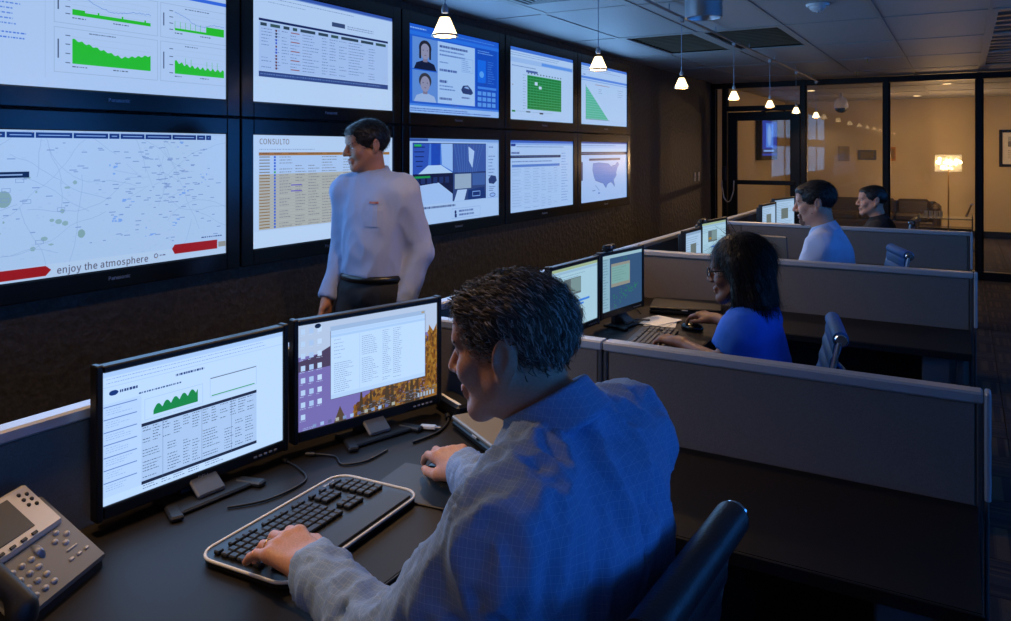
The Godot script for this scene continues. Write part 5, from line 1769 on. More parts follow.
const LOUNGE_LIGHT := 1.1

func toward(f: Vector3, up := Vector3.UP) -> Basis:
	return Basis.looking_at(f.normalized(), up)

func head_field(F: Field, c: Vector3, b: Basis, s: float, o: Dictionary) -> void:
	# local axes: +x the person's right, +y up, -z the face; s scales a 23 cm head
	var P := func(x: float, y: float, z: float) -> Vector3: return c + b * Vector3(x, y, z) * s
	var fem: float = o.get("fem", 0.0)
	F.ell(P.call(0, 0.036, 0.012), Vector3(0.075, 0.08, 0.096) * s, b, 0.02 * s)
	F.ell(P.call(0, -0.025, -0.028), Vector3(0.061 - 0.004 * fem, 0.082, 0.064) * s, b, 0.03 * s)
	for q in [-1, 1]:
		F.cap(P.call(q * 0.055, -0.045, -0.005), P.call(q * 0.014, -0.1, -0.07), (0.02 - 0.003 * fem) * s, 0.017 * s, 0.03 * s)
		F.ell(P.call(q * 0.038, -0.028, -0.066), Vector3(0.026, 0.024, 0.022) * s, b, 0.022 * s)
	F.ell(P.call(0, -0.101, -0.074), Vector3(0.021, 0.017, 0.017) * s, b, 0.018 * s)
	F.cap(P.call(-0.034, 0.02, -0.081), P.call(0.034, 0.02, -0.081), 0.0135 * s, 0.0135 * s, 0.02 * s)
	F.ell(P.call(0, 0.055, -0.066), Vector3(0.052, 0.042, 0.03) * s, b, 0.025 * s)
	for q in [-1, 1]:
		F.sub(P.call(q * 0.031, 0.0, -0.1), Vector3(0.017, 0.012, 0.014) * s, b, 0.012 * s)
	F.cap(P.call(0, 0.012, -0.092), P.call(0, -0.03, -0.114 + 0.004 * fem), 0.0085 * s, 0.0125 * s, 0.012 * s)
	for q in [-1, 1]:
		F.ell(P.call(q * 0.012, -0.035, -0.1), Vector3(0.009, 0.008, 0.011) * s, b, 0.008 * s)
	F.cap(P.call(-0.018, -0.063, -0.09), P.call(0.018, -0.063, -0.09), 0.0075 * s, 0.0075 * s, 0.01 * s)
	F.cap(P.call(-0.015, -0.074, -0.088), P.call(0.015, -0.074, -0.088), 0.008 * s, 0.008 * s, 0.008 * s)
	F.subcap(P.call(-0.022, -0.0685, -0.1), P.call(0.022, -0.0685, -0.1), 0.0022 * s, 0.0022 * s, 0.004 * s)
	if not o.get("no_ears", false):
		for q in [-1, 1]:
			var eb := b * Basis(Vector3.UP, q * -0.35) * Basis(Vector3.RIGHT, 0.2)
			F.ell(P.call(q * 0.082, -0.002, 0.018), Vector3(0.0095, 0.034, 0.021) * s, eb, 0.006 * s)
			F.ell(P.call(q * 0.076, -0.03, 0.009), Vector3(0.008, 0.013, 0.011) * s, eb, 0.006 * s)
			F.sub(P.call(q * 0.0945, 0.001, 0.014), Vector3(0.0085, 0.022, 0.0115) * s, eb, 0.004 * s)
	# neck
	var n: Vector3 = o.neck
	var nr: float = o.get("neck_r", 0.056) * s
	F.cap(P.call(0, -0.055, 0.018), n, nr, nr * 1.08, 0.035 * s)

func hand_field(F: Field, w: Vector3, b: Basis, thumb: float, curls: Array, spread := 0.06, s := 1.0, thumb_in := 0.0) -> Array:
	# w: wrist; -z of b: along the fingers, +y: back of the hand; thumb: +1 when it lies on the +x side
	var P := func(x: float, y: float, z: float) -> Vector3: return w + b * Vector3(x * thumb, y, z) * s
	F.cap(P.call(0.008, 0, 0.035), P.call(0.01, 0.0, -0.02), 0.022 * s, 0.02 * s, 0.012)
	F.cap(P.call(-0.008, 0, 0.035), P.call(-0.01, 0.0, -0.02), 0.022 * s, 0.02 * s, 0.012)
	var kx := [0.031, 0.0105, -0.0105, -0.03]
	var kz := [-0.09, -0.094, -0.088, -0.079]
	var len := [[0.043, 0.026, 0.021], [0.047, 0.03, 0.022], [0.043, 0.027, 0.021], [0.034, 0.02, 0.018]]
	var rings := []
	for i in 4:
		F.cap(P.call(kx[i] * 0.55, 0.0, -0.012), P.call(kx[i], 0.003, kz[i]), 0.0145 * s, 0.0125 * s, 0.014)
	F.cap(P.call(0.012, -0.008, -0.03), P.call(-0.012, -0.008, -0.05), 0.014 * s, 0.014 * s, 0.014)
	for i in 4:
		var p: Vector3 = P.call(kx[i], 0.003, kz[i])
		var a := 0.0
		var yaw: float = -kx[i] / 0.03 * spread * thumb
		var r := [0.0102, 0.0092, 0.0083, 0.0072]
		if i == 3:
			r = [0.0088, 0.008, 0.0072, 0.0064]
		for k in 3:
			a += curls[i][k]
			var d := b * (Basis(Vector3.UP, yaw) * Vector3(0, -sin(a), -cos(a)))
			var q: Vector3 = p + d * len[i][k] * s
			F.cap(p, q, r[k] * s, r[k + 1] * s, 0.012 if k == 0 else 0.003)
			if k == 0:
				rings.append([p.lerp(q, 0.55), d, r[1] * s])
			p = q
	var t0: Vector3 = P.call(0.02, -0.008, -0.022)
	var t1: Vector3 = P.call(0.047 - thumb_in * 0.01, -0.014, -0.05)
	var t2: Vector3 = P.call(0.057 - thumb_in * 0.022, -0.02, -0.083)
	var t3: Vector3 = P.call(0.056 - thumb_in * 0.034, -0.025, -0.108)
	F.cap(t0, t1, 0.0165 * s, 0.0135 * s, 0.018)
	F.cap(t1, t2, 0.0125 * s, 0.0105 * s, 0.005)
	F.cap(t2, t3, 0.0102 * s, 0.0078 * s, 0.003)
	return rings

func torso_parts(F: Field, J: Dictionary, grow: float, k: float) -> void:
	var tb: Basis = J.tb
	var bk: float = J.get("bulk", 1.0)
	var g := Vector3.ONE * grow
	F.ell(J.P, Vector3(0.165, 0.12, 0.13) * bk + g, tb, k)
	F.ell(J.A, Vector3(0.155, 0.16, 0.122) * bk + g, tb, k * 1.5)
	F.ell(J.C, Vector3(0.168, 0.17, 0.118) * bk + g, tb, k * 1.5)
	F.cap(J.SL, J.SR, 0.056 * bk + grow, 0.056 * bk + grow, k * 1.6)
	for s in [J.SL, J.SR]:
		F.cap(J.N.lerp(s, 0.12) - tb.y * 0.005, J.N.lerp(s, 0.85) - tb.y * 0.0, 0.05 + grow * 0.5, 0.05 + grow, k)

func arm_parts(F: Field, S: Vector3, E: Vector3, W: Vector3, g0: float, g1: float, k: float, short := 1.0) -> void:
	F.cap(S, E, 0.055 + g0, 0.043 + g1, k)
	if short >= 1.0:
		F.cap(E, W, 0.043 + g1, 0.028 + g1 * 1.1, k * 0.7)

func leg_parts(F: Field, J: Dictionary, g: float) -> void:
	for q in [["HL", "KL", "AL"], ["HR", "KR", "AR"]]:
		F.cap(J[q[0]], J[q[1]], 0.082 + g, 0.056 + g, 0.04)
		F.cap(J[q[1]], J[q[2]], 0.054 + g, 0.036 + g * 1.5, 0.02)

func strands(hair: Sh, count: int, length: float, comb: Callable, width: float, s: int, tones: Array, lift := 0.004) -> Sh:
	# fine locks lying over a hair mesh, each its own tapering ribbon with its own tone
	var r := rng(s)
	var out := Sh.new()
	for i in count:
		var k := r.randi_range(0, hair.v.size() - 1)
		var p := hair.v[k]
		var n := hair.n[k]
		var d: Vector3 = comb.call(p, n)
		d = (d - n * d.dot(n) + Vector3(r.randf_range(-1, 1), r.randf_range(-1, 1), r.randf_range(-1, 1)) * 0.22)
		if d.length() < 0.05:
			continue
		d = d.normalized()
		var l := length * r.randf_range(0.6, 1.2)
		var side := d.cross(n).normalized() * width * r.randf_range(0.7, 1.3)
		var c: Color = tones[r.randi_range(0, tones.size() - 1)] * r.randf_range(0.8, 1.2)
		c.a = 1.0
		var up := lift * r.randf_range(0.3, 1.6)
		var pts := [p - n * 0.001, p + d * l * 0.4 + n * up, p + d * l * 0.75 + n * up * 0.9, p + d * l - n * 0.0005]
		var b := out.v.size()
		for j in 4:
			var w := [1.0, 1.0, 0.7, 0.1][j] as float
			out.vert(pts[j] - side * w, n); out.vert(pts[j] + side * w, n)
			out.col.append(c); out.col.append(c)
		for j in 3:
			for q in [0, 2, 1, 1, 2, 3]:
				out.ix.append(b + j * 2 + q)
	return out

func face_details(t: Node3D, P0: Vector3, c: Vector3, b: Basis, s: float, brow: Material, lip: Material) -> void:
	var P := func(x: float, y: float, z: float) -> Vector3: return c + b * Vector3(x, y, z) * s - P0
	for q in [-1, 1]:
		var e := obj("eye", Sh.new().ball(P.call(q * 0.031, 0.001, -0.0785), Vector3.ONE * 0.0125 * s, 14, 8), M.eye_white, t)
		obj("iris", Sh.new().ball(P.call(q * 0.031, 0.0, -0.0875), Vector3(0.006, 0.006, 0.004) * s, 10, 6, b), M.iris, e)
		obj("eyelid", Sh.new().ball(P.call(q * 0.031, 0.0035, -0.078), Vector3(0.0145, 0.0125, 0.0135) * s, 14, 8, b * Basis(Vector3.RIGHT, 0.0)).ball(P.call(q * 0.031, 0.0045, -0.0795), Vector3(0.0135, 0.0085, 0.0135) * s, 12, 6, b), M[t.get_meta("skin")], e)
		obj("eyebrow", Sh.new().tube([P.call(q * 0.013, 0.0185, -0.0945), P.call(q * 0.03, 0.024, -0.0945), P.call(q * 0.049, 0.019, -0.083)], 0.0042 * s, 6, false, 0.7), brow, t)
	obj("lips", Sh.new().tube([P.call(-0.023, -0.067, -0.0905), P.call(-0.01, -0.0625, -0.0975), P.call(0.01, -0.0625, -0.0975), P.call(0.023, -0.067, -0.0905)], 0.0046 * s, 6).tube([P.call(-0.02, -0.0705, -0.0905), P.call(0, -0.076, -0.0965), P.call(0.02, -0.0705, -0.0905)], 0.0048 * s, 6), lip, t)

func figure(J: Dictionary) -> Node3D:
	# one person: continuous body, clothes and hair as children
	var P0: Vector3 = J.base
	var t := thing("person", J.label, "person", P0)
	t.set_meta("skin", J.skin)
	var hb: Basis = toward(J.face)
	J.tb = Basis.looking_at((J.dir as Vector3 - (J.N - J.P).normalized() * (J.dir as Vector3).dot((J.N - J.P).normalized())).normalized(), (J.N - J.P).normalized())
	var fine: float = J.get("fine", 0.005)
	# skin
	var body := Sh.new()
	var F := Field.new()
	torso_parts(F, J, -0.008, 0.04)
	arm_parts(F, J.SL, J.EL, J.WL, -0.008, -0.006, 0.03)
	arm_parts(F, J.SR, J.ER, J.WR, -0.008, -0.006, 0.03)
	leg_parts(F, J, -0.008)
	F.cap(J.N - J.tb.y * 0.06, J.N + J.tb.y * 0.01, 0.05, 0.05, 0.03)
	for q in [["AL", 1], ["AR", 1]]:
		F.cap(J[q[0]], J[q[0]] + (J.toe as Vector3) * 0.13 - Vector3(0, 0.035, 0), 0.03, 0.022, 0.02)
	F.net(0.018, body, P0)
	var H := Field.new()
	head_field(H, J.head, hb, J.hs, {"neck": J.N, "fem": J.get("fem", 0.0), "neck_r": J.get("neck_r", 0.056)})
	H.net(fine, body, P0)
	var marks := []
	for q in [["WL", "EL", "hl", 1.0], ["WR", "ER", "hr", -1.0]]:
		var hd: Dictionary = J[q[2]]
		var G := Field.new()
		var bb := Basis.looking_at(hd.f.normalized(), hd.up)
		var rg := hand_field(G, J[q[0]], bb, q[3], hd.curl, hd.get("spread", 0.06), hd.get("s", 1.0), hd.get("thumb_in", 0.0))
		var back: Vector3 = (J[q[1]] - J[q[0]])
		G.cap(J[q[0]], J[q[0]] + back * hd.get("show", 0.3), 0.0235 * hd.get("s", 1.0), lerpf(0.0235, 0.04, hd.get("show", 0.3)) * hd.get("s", 1.0), 0.015)
		G.net(J.get("hand_cell", 0.0035), body, P0)
		marks.append(rg)
	obj("body", body, M[J.skin], t)
	face_details(t, P0, J.head, hb, J.hs, M[J.hair], M[J.lip])
	# shirt
	var S := Field.new()
	torso_parts(S, J, 0.012, 0.05)
	S.slice(J.P + J.tb.y * J.get("shirt_end", -0.02), -J.tb.y, 0.3, 0.002)
	var sl: float = J.get("sleeve", 1.0)
	for q in [["SL", "EL", "WL"], ["SR", "ER", "WR"]]:
		var E: Vector3 = J[q[1]]
		var W: Vector3 = J[q[2]]
		if sl >= 1.0:
			arm_parts(S, J[q[0]], E, W, 0.016, 0.016, 0.04)
			var d: Vector3 = (W - E).normalized()
			S.cap(W - d * 0.065, W + d * 0.012, 0.038, 0.039, 0.008)
			S.subcap(W - d * 0.069, W - d * 0.0685, 0.0, 0.0, 0.001)
			S.slice(W - d * 0.002, d, 0.075, 0.002)
		else:
			var m: Vector3 = J[q[0]].lerp(E, sl)
			S.cap(J[q[0]], m + (E - m).normalized() * 0.03, 0.07, 0.066, 0.04)
			S.slice(m, (E - m), 0.11, 0.002)
	for f in J.get("folds", []):
		if f[3] > 0:
			S.cap(f[0], f[1], f[2], f[2] * 0.4, f[3])
		else:
			S.subcap(f[0], f[1], f[2], f[2] * 0.4, -f[3])
	var sh := Sh.new()
	S.net(J.get("shirt_cell", 0.012), sh, P0, noise3(J.get("fold_freq", 9.0), 5, true), J.get("fold_amp", 0.006), J.get("fold_dir", Basis.from_scale(Vector3(1, 0.55, 1))))
	obj("shirt", sh, M[J.shirt], t)
	shirt_of[t.name] = sh
	# collar
	if J.get("collar", true):
		var K := Field.new()
		var axis: Vector3 = ((J.head as Vector3) - J.N + hb.z * 0.02).normalized()
		var cb := Basis.looking_at((J.dir as Vector3 - axis * (J.dir as Vector3).dot(axis)).normalized(), axis)
		var cc: Vector3 = J.N + axis * J.get("collar_up", 0.02)
		var m := 72
		var cr: float = J.get("collar_r", 0.068)
		for i in m + 1:
			var a := lerpf(-PI * 0.93, PI * 0.93, float(i) / m) + PI / 2
			var dv := cb * Vector3(cos(a), 0, sin(a))
			var lowf := 0.5 - 0.5 * sin(a)   # 1 at the throat
			var top := cc + dv * (cr - 0.004) + axis * (0.032 - 0.022 * lowf)
			K.cap(top, cc + dv * (cr + 0.016) - axis * (0.012 + 0.03 * lowf), 0.0042, 0.0048, 0.006)
			K.cap(top, cc + dv * (cr + 0.001) - axis * 0.02, 0.0042, 0.005, 0.006)
		var ks := Sh.new()
		K.net(J.get("collar_cell", 0.005), ks, P0)
		obj("collar", ks, M[J.shirt], t)
	# trousers and shoes
	var T := Field.new()
	T.ell(J.P, Vector3(0.176, 0.125, 0.142) * J.get("bulk", 1.0), J.tb, 0.03)
	leg_parts(T, J, 0.012)
	T.slice(J.P + J.tb.y * J.get("waist", 0.05), J.tb.y, 0.4, 0.002)
	var ts := Sh.new()
	T.net(0.014, ts, P0, noise3(8.0, 9, true), 0.005)
	obj("trousers", ts, M.trouser, t)
	for a in ["AL", "AR"]:
		var B := Field.new()
		var fp: Vector3 = J[a]
		B.cap(Vector3(fp.x, fp.y - 0.03, fp.z) - J.toe * 0.03, Vector3(fp.x, fp.y - 0.045, fp.z) + J.toe * 0.15, 0.043, 0.034, 0.02)
		B.cap(fp, fp - Vector3(0, 0.03, 0), 0.044, 0.043, 0.02)
		B.slice(Vector3(fp.x, J.base.y + 0.002, fp.z), Vector3.DOWN, 0.3, 0.002)
		var bs := Sh.new()
		B.net(0.01, bs, P0)
		obj("shoe", bs, M.shoe, t)
	# hair
	var R := Field.new()
	var c: Vector3 = J.head
	var s: float = J.hs
	var Q := func(x: float, y: float, z: float) -> Vector3: return c + hb * Vector3(x, y, z) * s
	if J.get("long_hair", false):
		R.ell(Q.call(0, 0.045, 0.014), Vector3(0.094, 0.094, 0.11) * s, hb, 0.02)
		for q in [-1, 1]:
			R.cap(Q.call(q * 0.066, 0.03, 0.005), Q.call(q * 0.078, -0.105, 0.002), 0.038 * s, 0.03 * s, 0.03)
			R.cap(Q.call(q * 0.045, 0.03, 0.055), Q.call(q * 0.062, -0.11, 0.055), 0.055 * s, 0.05 * s, 0.03)
		R.cap(Q.call(0, 0.04, 0.06), Q.call(0, -0.11, 0.075), 0.06 * s, 0.05 * s, 0.03)
		R.slice(Q.call(0, -0.128, 0.03), hb * Vector3(0, -1, 0), 0.2, 0.004)
		R.sub(Q.call(0, -0.04, -0.115), Vector3(0.068, 0.11, 0.095) * s, hb, 0.012)
		R.slice(Q.call(0, -0.02, -0.034), hb * Vector3(0, -0.6, -1), 0.1, 0.006)
		R.sub(Q.call(0, -0.09, 0.0), Vector3(0.055, 0.11, 0.065) * s, hb, 0.01)
	else:
		var th: float = J.get("hair_th", 0.009)
		R.ell(Q.call(0, 0.038 + J.get("hair_top", 0.0), 0.014), Vector3(0.0735 + th, 0.078 + th * 1.1, 0.096 + th) * s, hb, 0.01)
		R.ell(Q.call(0, 0.074, -0.053), Vector3(0.059, 0.028, 0.044) * s, hb, 0.02)
		R.slice(Q.call(0, -0.07, 0.085), hb * Vector3(0, -0.88, -0.44), 0.3, 0.008)
		R.sub(Q.call(0, 0.004, -0.137), Vector3(0.072, J.get("forehead", 0.05), 0.062) * s, hb, 0.012)
		for q in [-1, 1]:
			R.sub(Q.call(q * 0.088, -0.016, 0.012), Vector3(0.03, 0.042, 0.027) * s, hb, 0.008)
			R.sub(Q.call(q * 0.075, -0.012, -0.085), Vector3(0.03, 0.045, 0.042) * s, hb, 0.01)
	if J.get("beard", false):
		var D := Field.new()
		for q in [-1, 1]:
			D.cap(Q.call(q * 0.054, -0.05, -0.012), Q.call(q * 0.014, -0.101, -0.071), 0.0205 * s, 0.0185 * s, 0.02)
			D.cap(Q.call(q * 0.026, -0.06, -0.086), Q.call(q * 0.016, -0.1, -0.082), 0.008 * s, 0.01 * s, 0.012)
		D.ell(Q.call(0, -0.1, -0.075), Vector3(0.023, 0.02, 0.019) * s, hb, 0.015)
		var ds := Sh.new()
		D.net(0.005, ds, P0, noise3(70.0, 4), 0.002)
		obj("beard", ds, M.beard, t)
	var hs := Sh.new()
	R.net(J.get("hair_cell", 0.005), hs, P0, noise3(55.0, 21, true), J.get("hair_amp", 0.003))
	var hm := obj("hair", hs, M[J.hair], t)
	if J.get("locks", 0) > 0:
		var comb := func(p: Vector3, n: Vector3) -> Vector3:
			var l := hb.transposed() * (p + P0 - c)
			if J.get("long_hair", false):
				return hb * Vector3(l.x * 3.0, -1.0, 0.15 + l.z * 1.5)
			return hb * Vector3(l.x * 6.0, -0.25 - maxf(0, l.z) * 8.0, 0.9 if l.y > 0.06 else 0.35)
		var st := strands(hs, J.locks, J.get("lock_len", 0.022), comb, J.get("lock_w", 0.0009), 90, J.tones)
		obj("strands", st, M.strand, hm)
	t.set_meta("marks", marks.size())
	rings_of[t.name] = marks
	return t

var rings_of := {}
var shirt_of := {}

func people_materials() -> void:
	for q in [["skin_fair", col(206, 152, 126)], ["skin_tan", col(176, 122, 96)], ["skin_brown", col(112, 74, 56)]]:
		var m := mat(q[0], q[1], 0.5)
		grainy(m, noise_tex(0.08, 61), 9.0, 0.86, 1.0)
		m.subsurf_scatter_enabled = true
		m.subsurf_scatter_strength = 0.12
	mat("eye_white", col(225, 222, 218), 0.2)
	mat("iris", col(44, 34, 28), 0.15)
	mat("lip_pink", col(170, 104, 92), 0.45)
	mat("lip_brown", col(110, 60, 52), 0.4)
	mat("hair_grey", col(80, 70, 63), 0.75)
	mat("hair_dark", col(26, 21, 20), 0.45)
	mat("hair_black", col(13, 11, 12), 0.5)
	mat("trouser", col(24, 26, 34), 0.85)
	mat("shoe", col(16, 15, 15), 0.35)
	var st := mat("strand", Color.WHITE, 0.65)
	st.metallic_specular = 0.28
	st.vertex_color_use_as_albedo = true
	# checked shirt: a fine pale grid woven into blue
	var p := Pic.new(128, 128, col(124, 156, 206))
	var r := rng(62)
	for i in 6000:
		var q := Vector2i(r.randi_range(0, 127), r.randi_range(0, 127))
		p.im.set_pixelv(q, p.im.get_pixelv(q) * r.randf_range(0.93, 1.07))
	for i in 4:
		p.rect(i * 32, 0, 2, 128, col(168, 190, 222))
		p.rect(0, i * 32, 128, 2, col(168, 190, 222))
		p.rect(i * 32 + 16, 0, 2, 128, col(140, 172, 220))
	var ck := mat("shirt_check", Color.WHITE, 0.85)
	ck.albedo_texture = p.tex()
	ck.uv1_triplanar = true
	ck.uv1_scale = Vector3.ONE * 22.0
	mat("shirt_sky", col(176, 196, 232), 0.85)
	mat("shirt_pale", col(144, 158, 194), 0.85)
	mat("top_blue", col(22, 96, 214), 0.8)
	mat("jacket_black", col(22, 23, 28), 0.8)
	mat("gold", col(210, 180, 130), 0.25, 1.0)

func people() -> void:
	people_materials()
	var flatc := [[0.42, 0.5, 0.3], [0.38, 0.5, 0.3], [0.4, 0.5, 0.3], [0.4, 0.45, 0.25]]
	# 1 the man at the nearest desk
	var man := figure({
		"label": "greying man in a blue checked shirt typing at the nearest desk", "base": Vector3(2.55, 0.0, -1.07),
		"head": Vector3(2.487, 1.27, -1.068), "face": Vector3(-1, -0.13, 0.13), "hs": 0.955, "fine": 0.0036, "neck_r": 0.06,
		"N": Vector3(2.558, 1.152, -1.075), "C": Vector3(2.575, 0.95, -1.085), "A": Vector3(2.53, 0.78, -1.08), "P": Vector3(2.505, 0.635, -1.075), "dir": Vector3(-1, 0, -0.06),
		"bulk": 1.1, "SL": Vector3(2.578, 1.06, -0.9), "SR": Vector3(2.585, 1.078, -1.285),
		"EL": Vector3(2.345, 0.815, -0.93), "WL": Vector3(2.065, 0.806, -1.06), "ER": Vector3(2.28, 0.86, -1.37), "WR": Vector3(2.065, 0.804, -1.565),
		"HL": Vector3(2.53, 0.59, -0.97), "HR": Vector3(2.53, 0.59, -1.18), "KL": Vector3(2.13, 0.59, -0.93), "KR": Vector3(2.13, 0.59, -1.22), "AL": Vector3(1.98, 0.095, -0.93), "AR": Vector3(1.98, 0.095, -1.22), "toe": Vector3(-1, 0, 0),
		"hl": {"f": Vector3(-0.96, 0.06, -0.2), "up": Vector3(-0.05, 1, 0.12), "curl": [[0.38, 0.5, 0.3], [0.34, 0.5, 0.3], [0.36, 0.45, 0.3], [0.3, 0.3, 0.2]], "spread": 0.16, "s": 1.2},
		"hr": {"f": Vector3(-0.85, 0.1, -0.52), "up": Vector3(-0.1, 1, 0.15), "curl": [[0.3, 0.4, 0.25], [0.28, 0.45, 0.25], [0.4, 0.5, 0.3], [0.5, 0.5, 0.3]], "spread": 0.1, "s": 1.1},
		"hand_cell": 0.003, "shirt_cell": 0.0085, "collar_cell": 0.0035, "collar_up": 0.022, "collar_r": 0.072, "fold_amp": 0.014, "fold_freq": 9.0, "fold_dir": Basis(Vector3.BACK, 0.5) * Basis.from_scale(Vector3(1.1, 0.45, 1.3)),
		"skin": "skin_fair", "lip": "lip_pink", "hair": "hair_grey", "shirt": "shirt_check", "hair_cell": 0.004, "hair_th": 0.006, "locks": 6500, "lock_len": 0.02, "forehead": 0.055, "folds": [[Vector3(2.697, 1.07, -1.09), Vector3(2.7, 0.8, -1.15), 0.008, -0.012], [Vector3(2.697, 1.07, -1.06), Vector3(2.705, 0.8, -0.99), 0.008, -0.012], [Vector3(2.6, 0.97, -0.93), Vector3(2.69, 0.86, -1.03), 0.012, -0.02], [Vector3(2.62, 1.0, -1.24), Vector3(2.695, 0.85, -1.16), 0.012, -0.02], [Vector3(2.45, 0.94, -0.84), Vector3(2.4, 0.87, -0.95), 0.01, -0.015], [Vector3(2.36, 0.86, -0.87), Vector3(2.33, 0.86, -0.98), 0.01, -0.012], [Vector3(2.26, 0.845, -0.93), Vector3(2.25, 0.845, -1.01), 0.008, -0.012]],
		"tones": [Color(0.14, 0.115, 0.095), Color(0.21, 0.18, 0.155), Color(0.42, 0.39, 0.36), Color(0.09, 0.073, 0.06)],
	})
	var rg: Array = rings_of[man.name][0][2]
	var rb := Basis.looking_at(rg[1], Vector3.UP)
	var pts := []
	for i in 16:
		pts.append(rg[0] - man.position + rb * Vector3(cos(TAU * i / 16), sin(TAU * i / 16), 0) * (rg[2] + 0.0012))
	obj("finger_ring", Sh.new().tube(pts, 0.0018, 6, true), M.gold, man)
	# 2 the woman
	var wm := figure({
		"label": "woman with a black bob and glasses in a blue top", "base": Vector3(2.45, 0.0, -3.13),
		"head": Vector3(2.345, 1.108, -3.1), "face": Vector3(-1, -0.08, 0.1), "hs": 1.08, "fem": 1.0, "fine": 0.005, "neck_r": 0.046,
		"N": Vector3(2.39, 0.955, -3.1), "C": Vector3(2.395, 0.8, -3.11), "A": Vector3(2.42, 0.66, -3.12), "P": Vector3(2.4, 0.6, -3.12), "dir": Vector3(-1, 0, 0),
		"bulk": 0.9, "SL": Vector3(2.385, 0.9, -2.95), "SR": Vector3(2.385, 0.9, -3.27),
		"EL": Vector3(2.31, 0.775, -2.94), "WL": Vector3(2.1, 0.8, -3.08), "ER": Vector3(2.31, 0.79, -3.4), "WR": Vector3(2.12, 0.808, -3.56),
		"HL": Vector3(2.43, 0.58, -3.03), "HR": Vector3(2.43, 0.58, -3.21), "KL": Vector3(2.0, 0.585, -3.03), "KR": Vector3(2.0, 0.585, -3.21), "AL": Vector3(1.86, 0.09, -3.03), "AR": Vector3(1.86, 0.09, -3.21), "toe": Vector3(-1, 0, 0),
		"hl": {"f": Vector3(-0.9, -0.05, -0.42), "up": Vector3(0, 1, 0.1), "curl": flatc, "s": 0.9, "show": 1.0}, "hr": {"f": Vector3(-0.95, 0.05, -0.3), "up": Vector3(0, 1, 0.1), "curl": flatc, "s": 0.9, "show": 1.0},
		"hand_cell": 0.005, "shirt_cell": 0.011, "sleeve": 0.62, "collar_r": 0.06, "fold_amp": 0.007, "fold_freq": 7.0,
		"skin": "skin_brown", "lip": "lip_brown", "hair": "hair_black", "shirt": "top_blue", "long_hair": true, "hair_cell": 0.006, "locks": 4200, "lock_len": 0.075, "lock_w": 0.0008,
		"tones": [Color(0.004, 0.0035, 0.004), Color(0.007, 0.006, 0.006), Color(0.003, 0.003, 0.0035)],
	})
	var gb := toward(Vector3(-1, -0.08, 0.1))
	var gp := func(x: float, y: float, z: float) -> Vector3: return Vector3(2.345, 1.108, -3.1) + gb * Vector3(x, y, z) * 1.08 - wm.position
	var gs := Sh.new()
	for q in [-1, 1]:
		var ring := []
		for i in 16:
			ring.append(gp.call(q * 0.033 + cos(TAU * i / 16) * 0.025, -0.002 + sin(TAU * i / 16) * 0.017, -0.108))
		gs.tube(ring, 0.0022, 6, true)
		gs.tube([gp.call(q * 0.058, 0.004, -0.108), gp.call(q * 0.072, 0.006, -0.09), gp.call(q * 0.078, 0.006, 0.0)], 0.0028, 6)
	gs.tube([gp.call(-0.01, 0.004, -0.109), gp.call(0.01, 0.004, -0.109)], 0.002, 6)
	obj("eyeglasses", gs, M.black_gloss, wm, "dark framed eyeglasses")
	# 3 the bearded man in a pale shirt
	figure({
		"label": "short-haired man in a light blue shirt facing the third monitors", "base": Vector3(2.47, 0.0, -4.92),
		"head": Vector3(2.345, 1.268, -4.9), "face": Vector3(-1, -0.12, 0.12), "hs": 1.06, "fine": 0.006, "neck_r": 0.058,
		"N": Vector3(2.4, 1.1, -4.9), "C": Vector3(2.42, 0.92, -4.92), "A": Vector3(2.45, 0.74, -4.89), "P": Vector3(2.43, 0.62, -4.89), "dir": Vector3(-1, 0, 0.1),
		"bulk": 1.05, "SL": Vector3(2.4, 1.03, -4.72), "SR": Vector3(2.4, 1.03, -5.1),
		"EL": Vector3(2.3, 0.82, -4.68), "WL": Vector3(2.05, 0.8, -4.8), "ER": Vector3(2.3, 0.82, -5.14), "WR": Vector3(2.05, 0.8, -5.05),
		"HL": Vector3(2.44, 0.59, -4.82), "HR": Vector3(2.42, 0.59, -5.0), "KL": Vector3(2.06, 0.585, -4.68), "KR": Vector3(2.05, 0.585, -4.92), "AL": Vector3(1.88, 0.095, -4.68), "AR": Vector3(1.88, 0.095, -4.92), "toe": Vector3(-1, 0, 0),
		"hl": {"f": Vector3(-0.97, 0, -0.15), "up": Vector3.UP, "curl": flatc}, "hr": {"f": Vector3(-0.97, 0, 0.15), "up": Vector3.UP, "curl": flatc},
		"hand_cell": 0.007, "shirt_cell": 0.012, "fold_amp": 0.01, "fold_freq": 5.5,
		"skin": "skin_fair", "lip": "lip_pink", "hair": "hair_dark", "shirt": "shirt_sky", "beard": true, "hair_cell": 0.0048, "hair_th": 0.009, "locks": 1500, "lock_w": 0.001,
		"tones": [Color(0.01, 0.008, 0.007), Color(0.02, 0.015, 0.013)],
	})
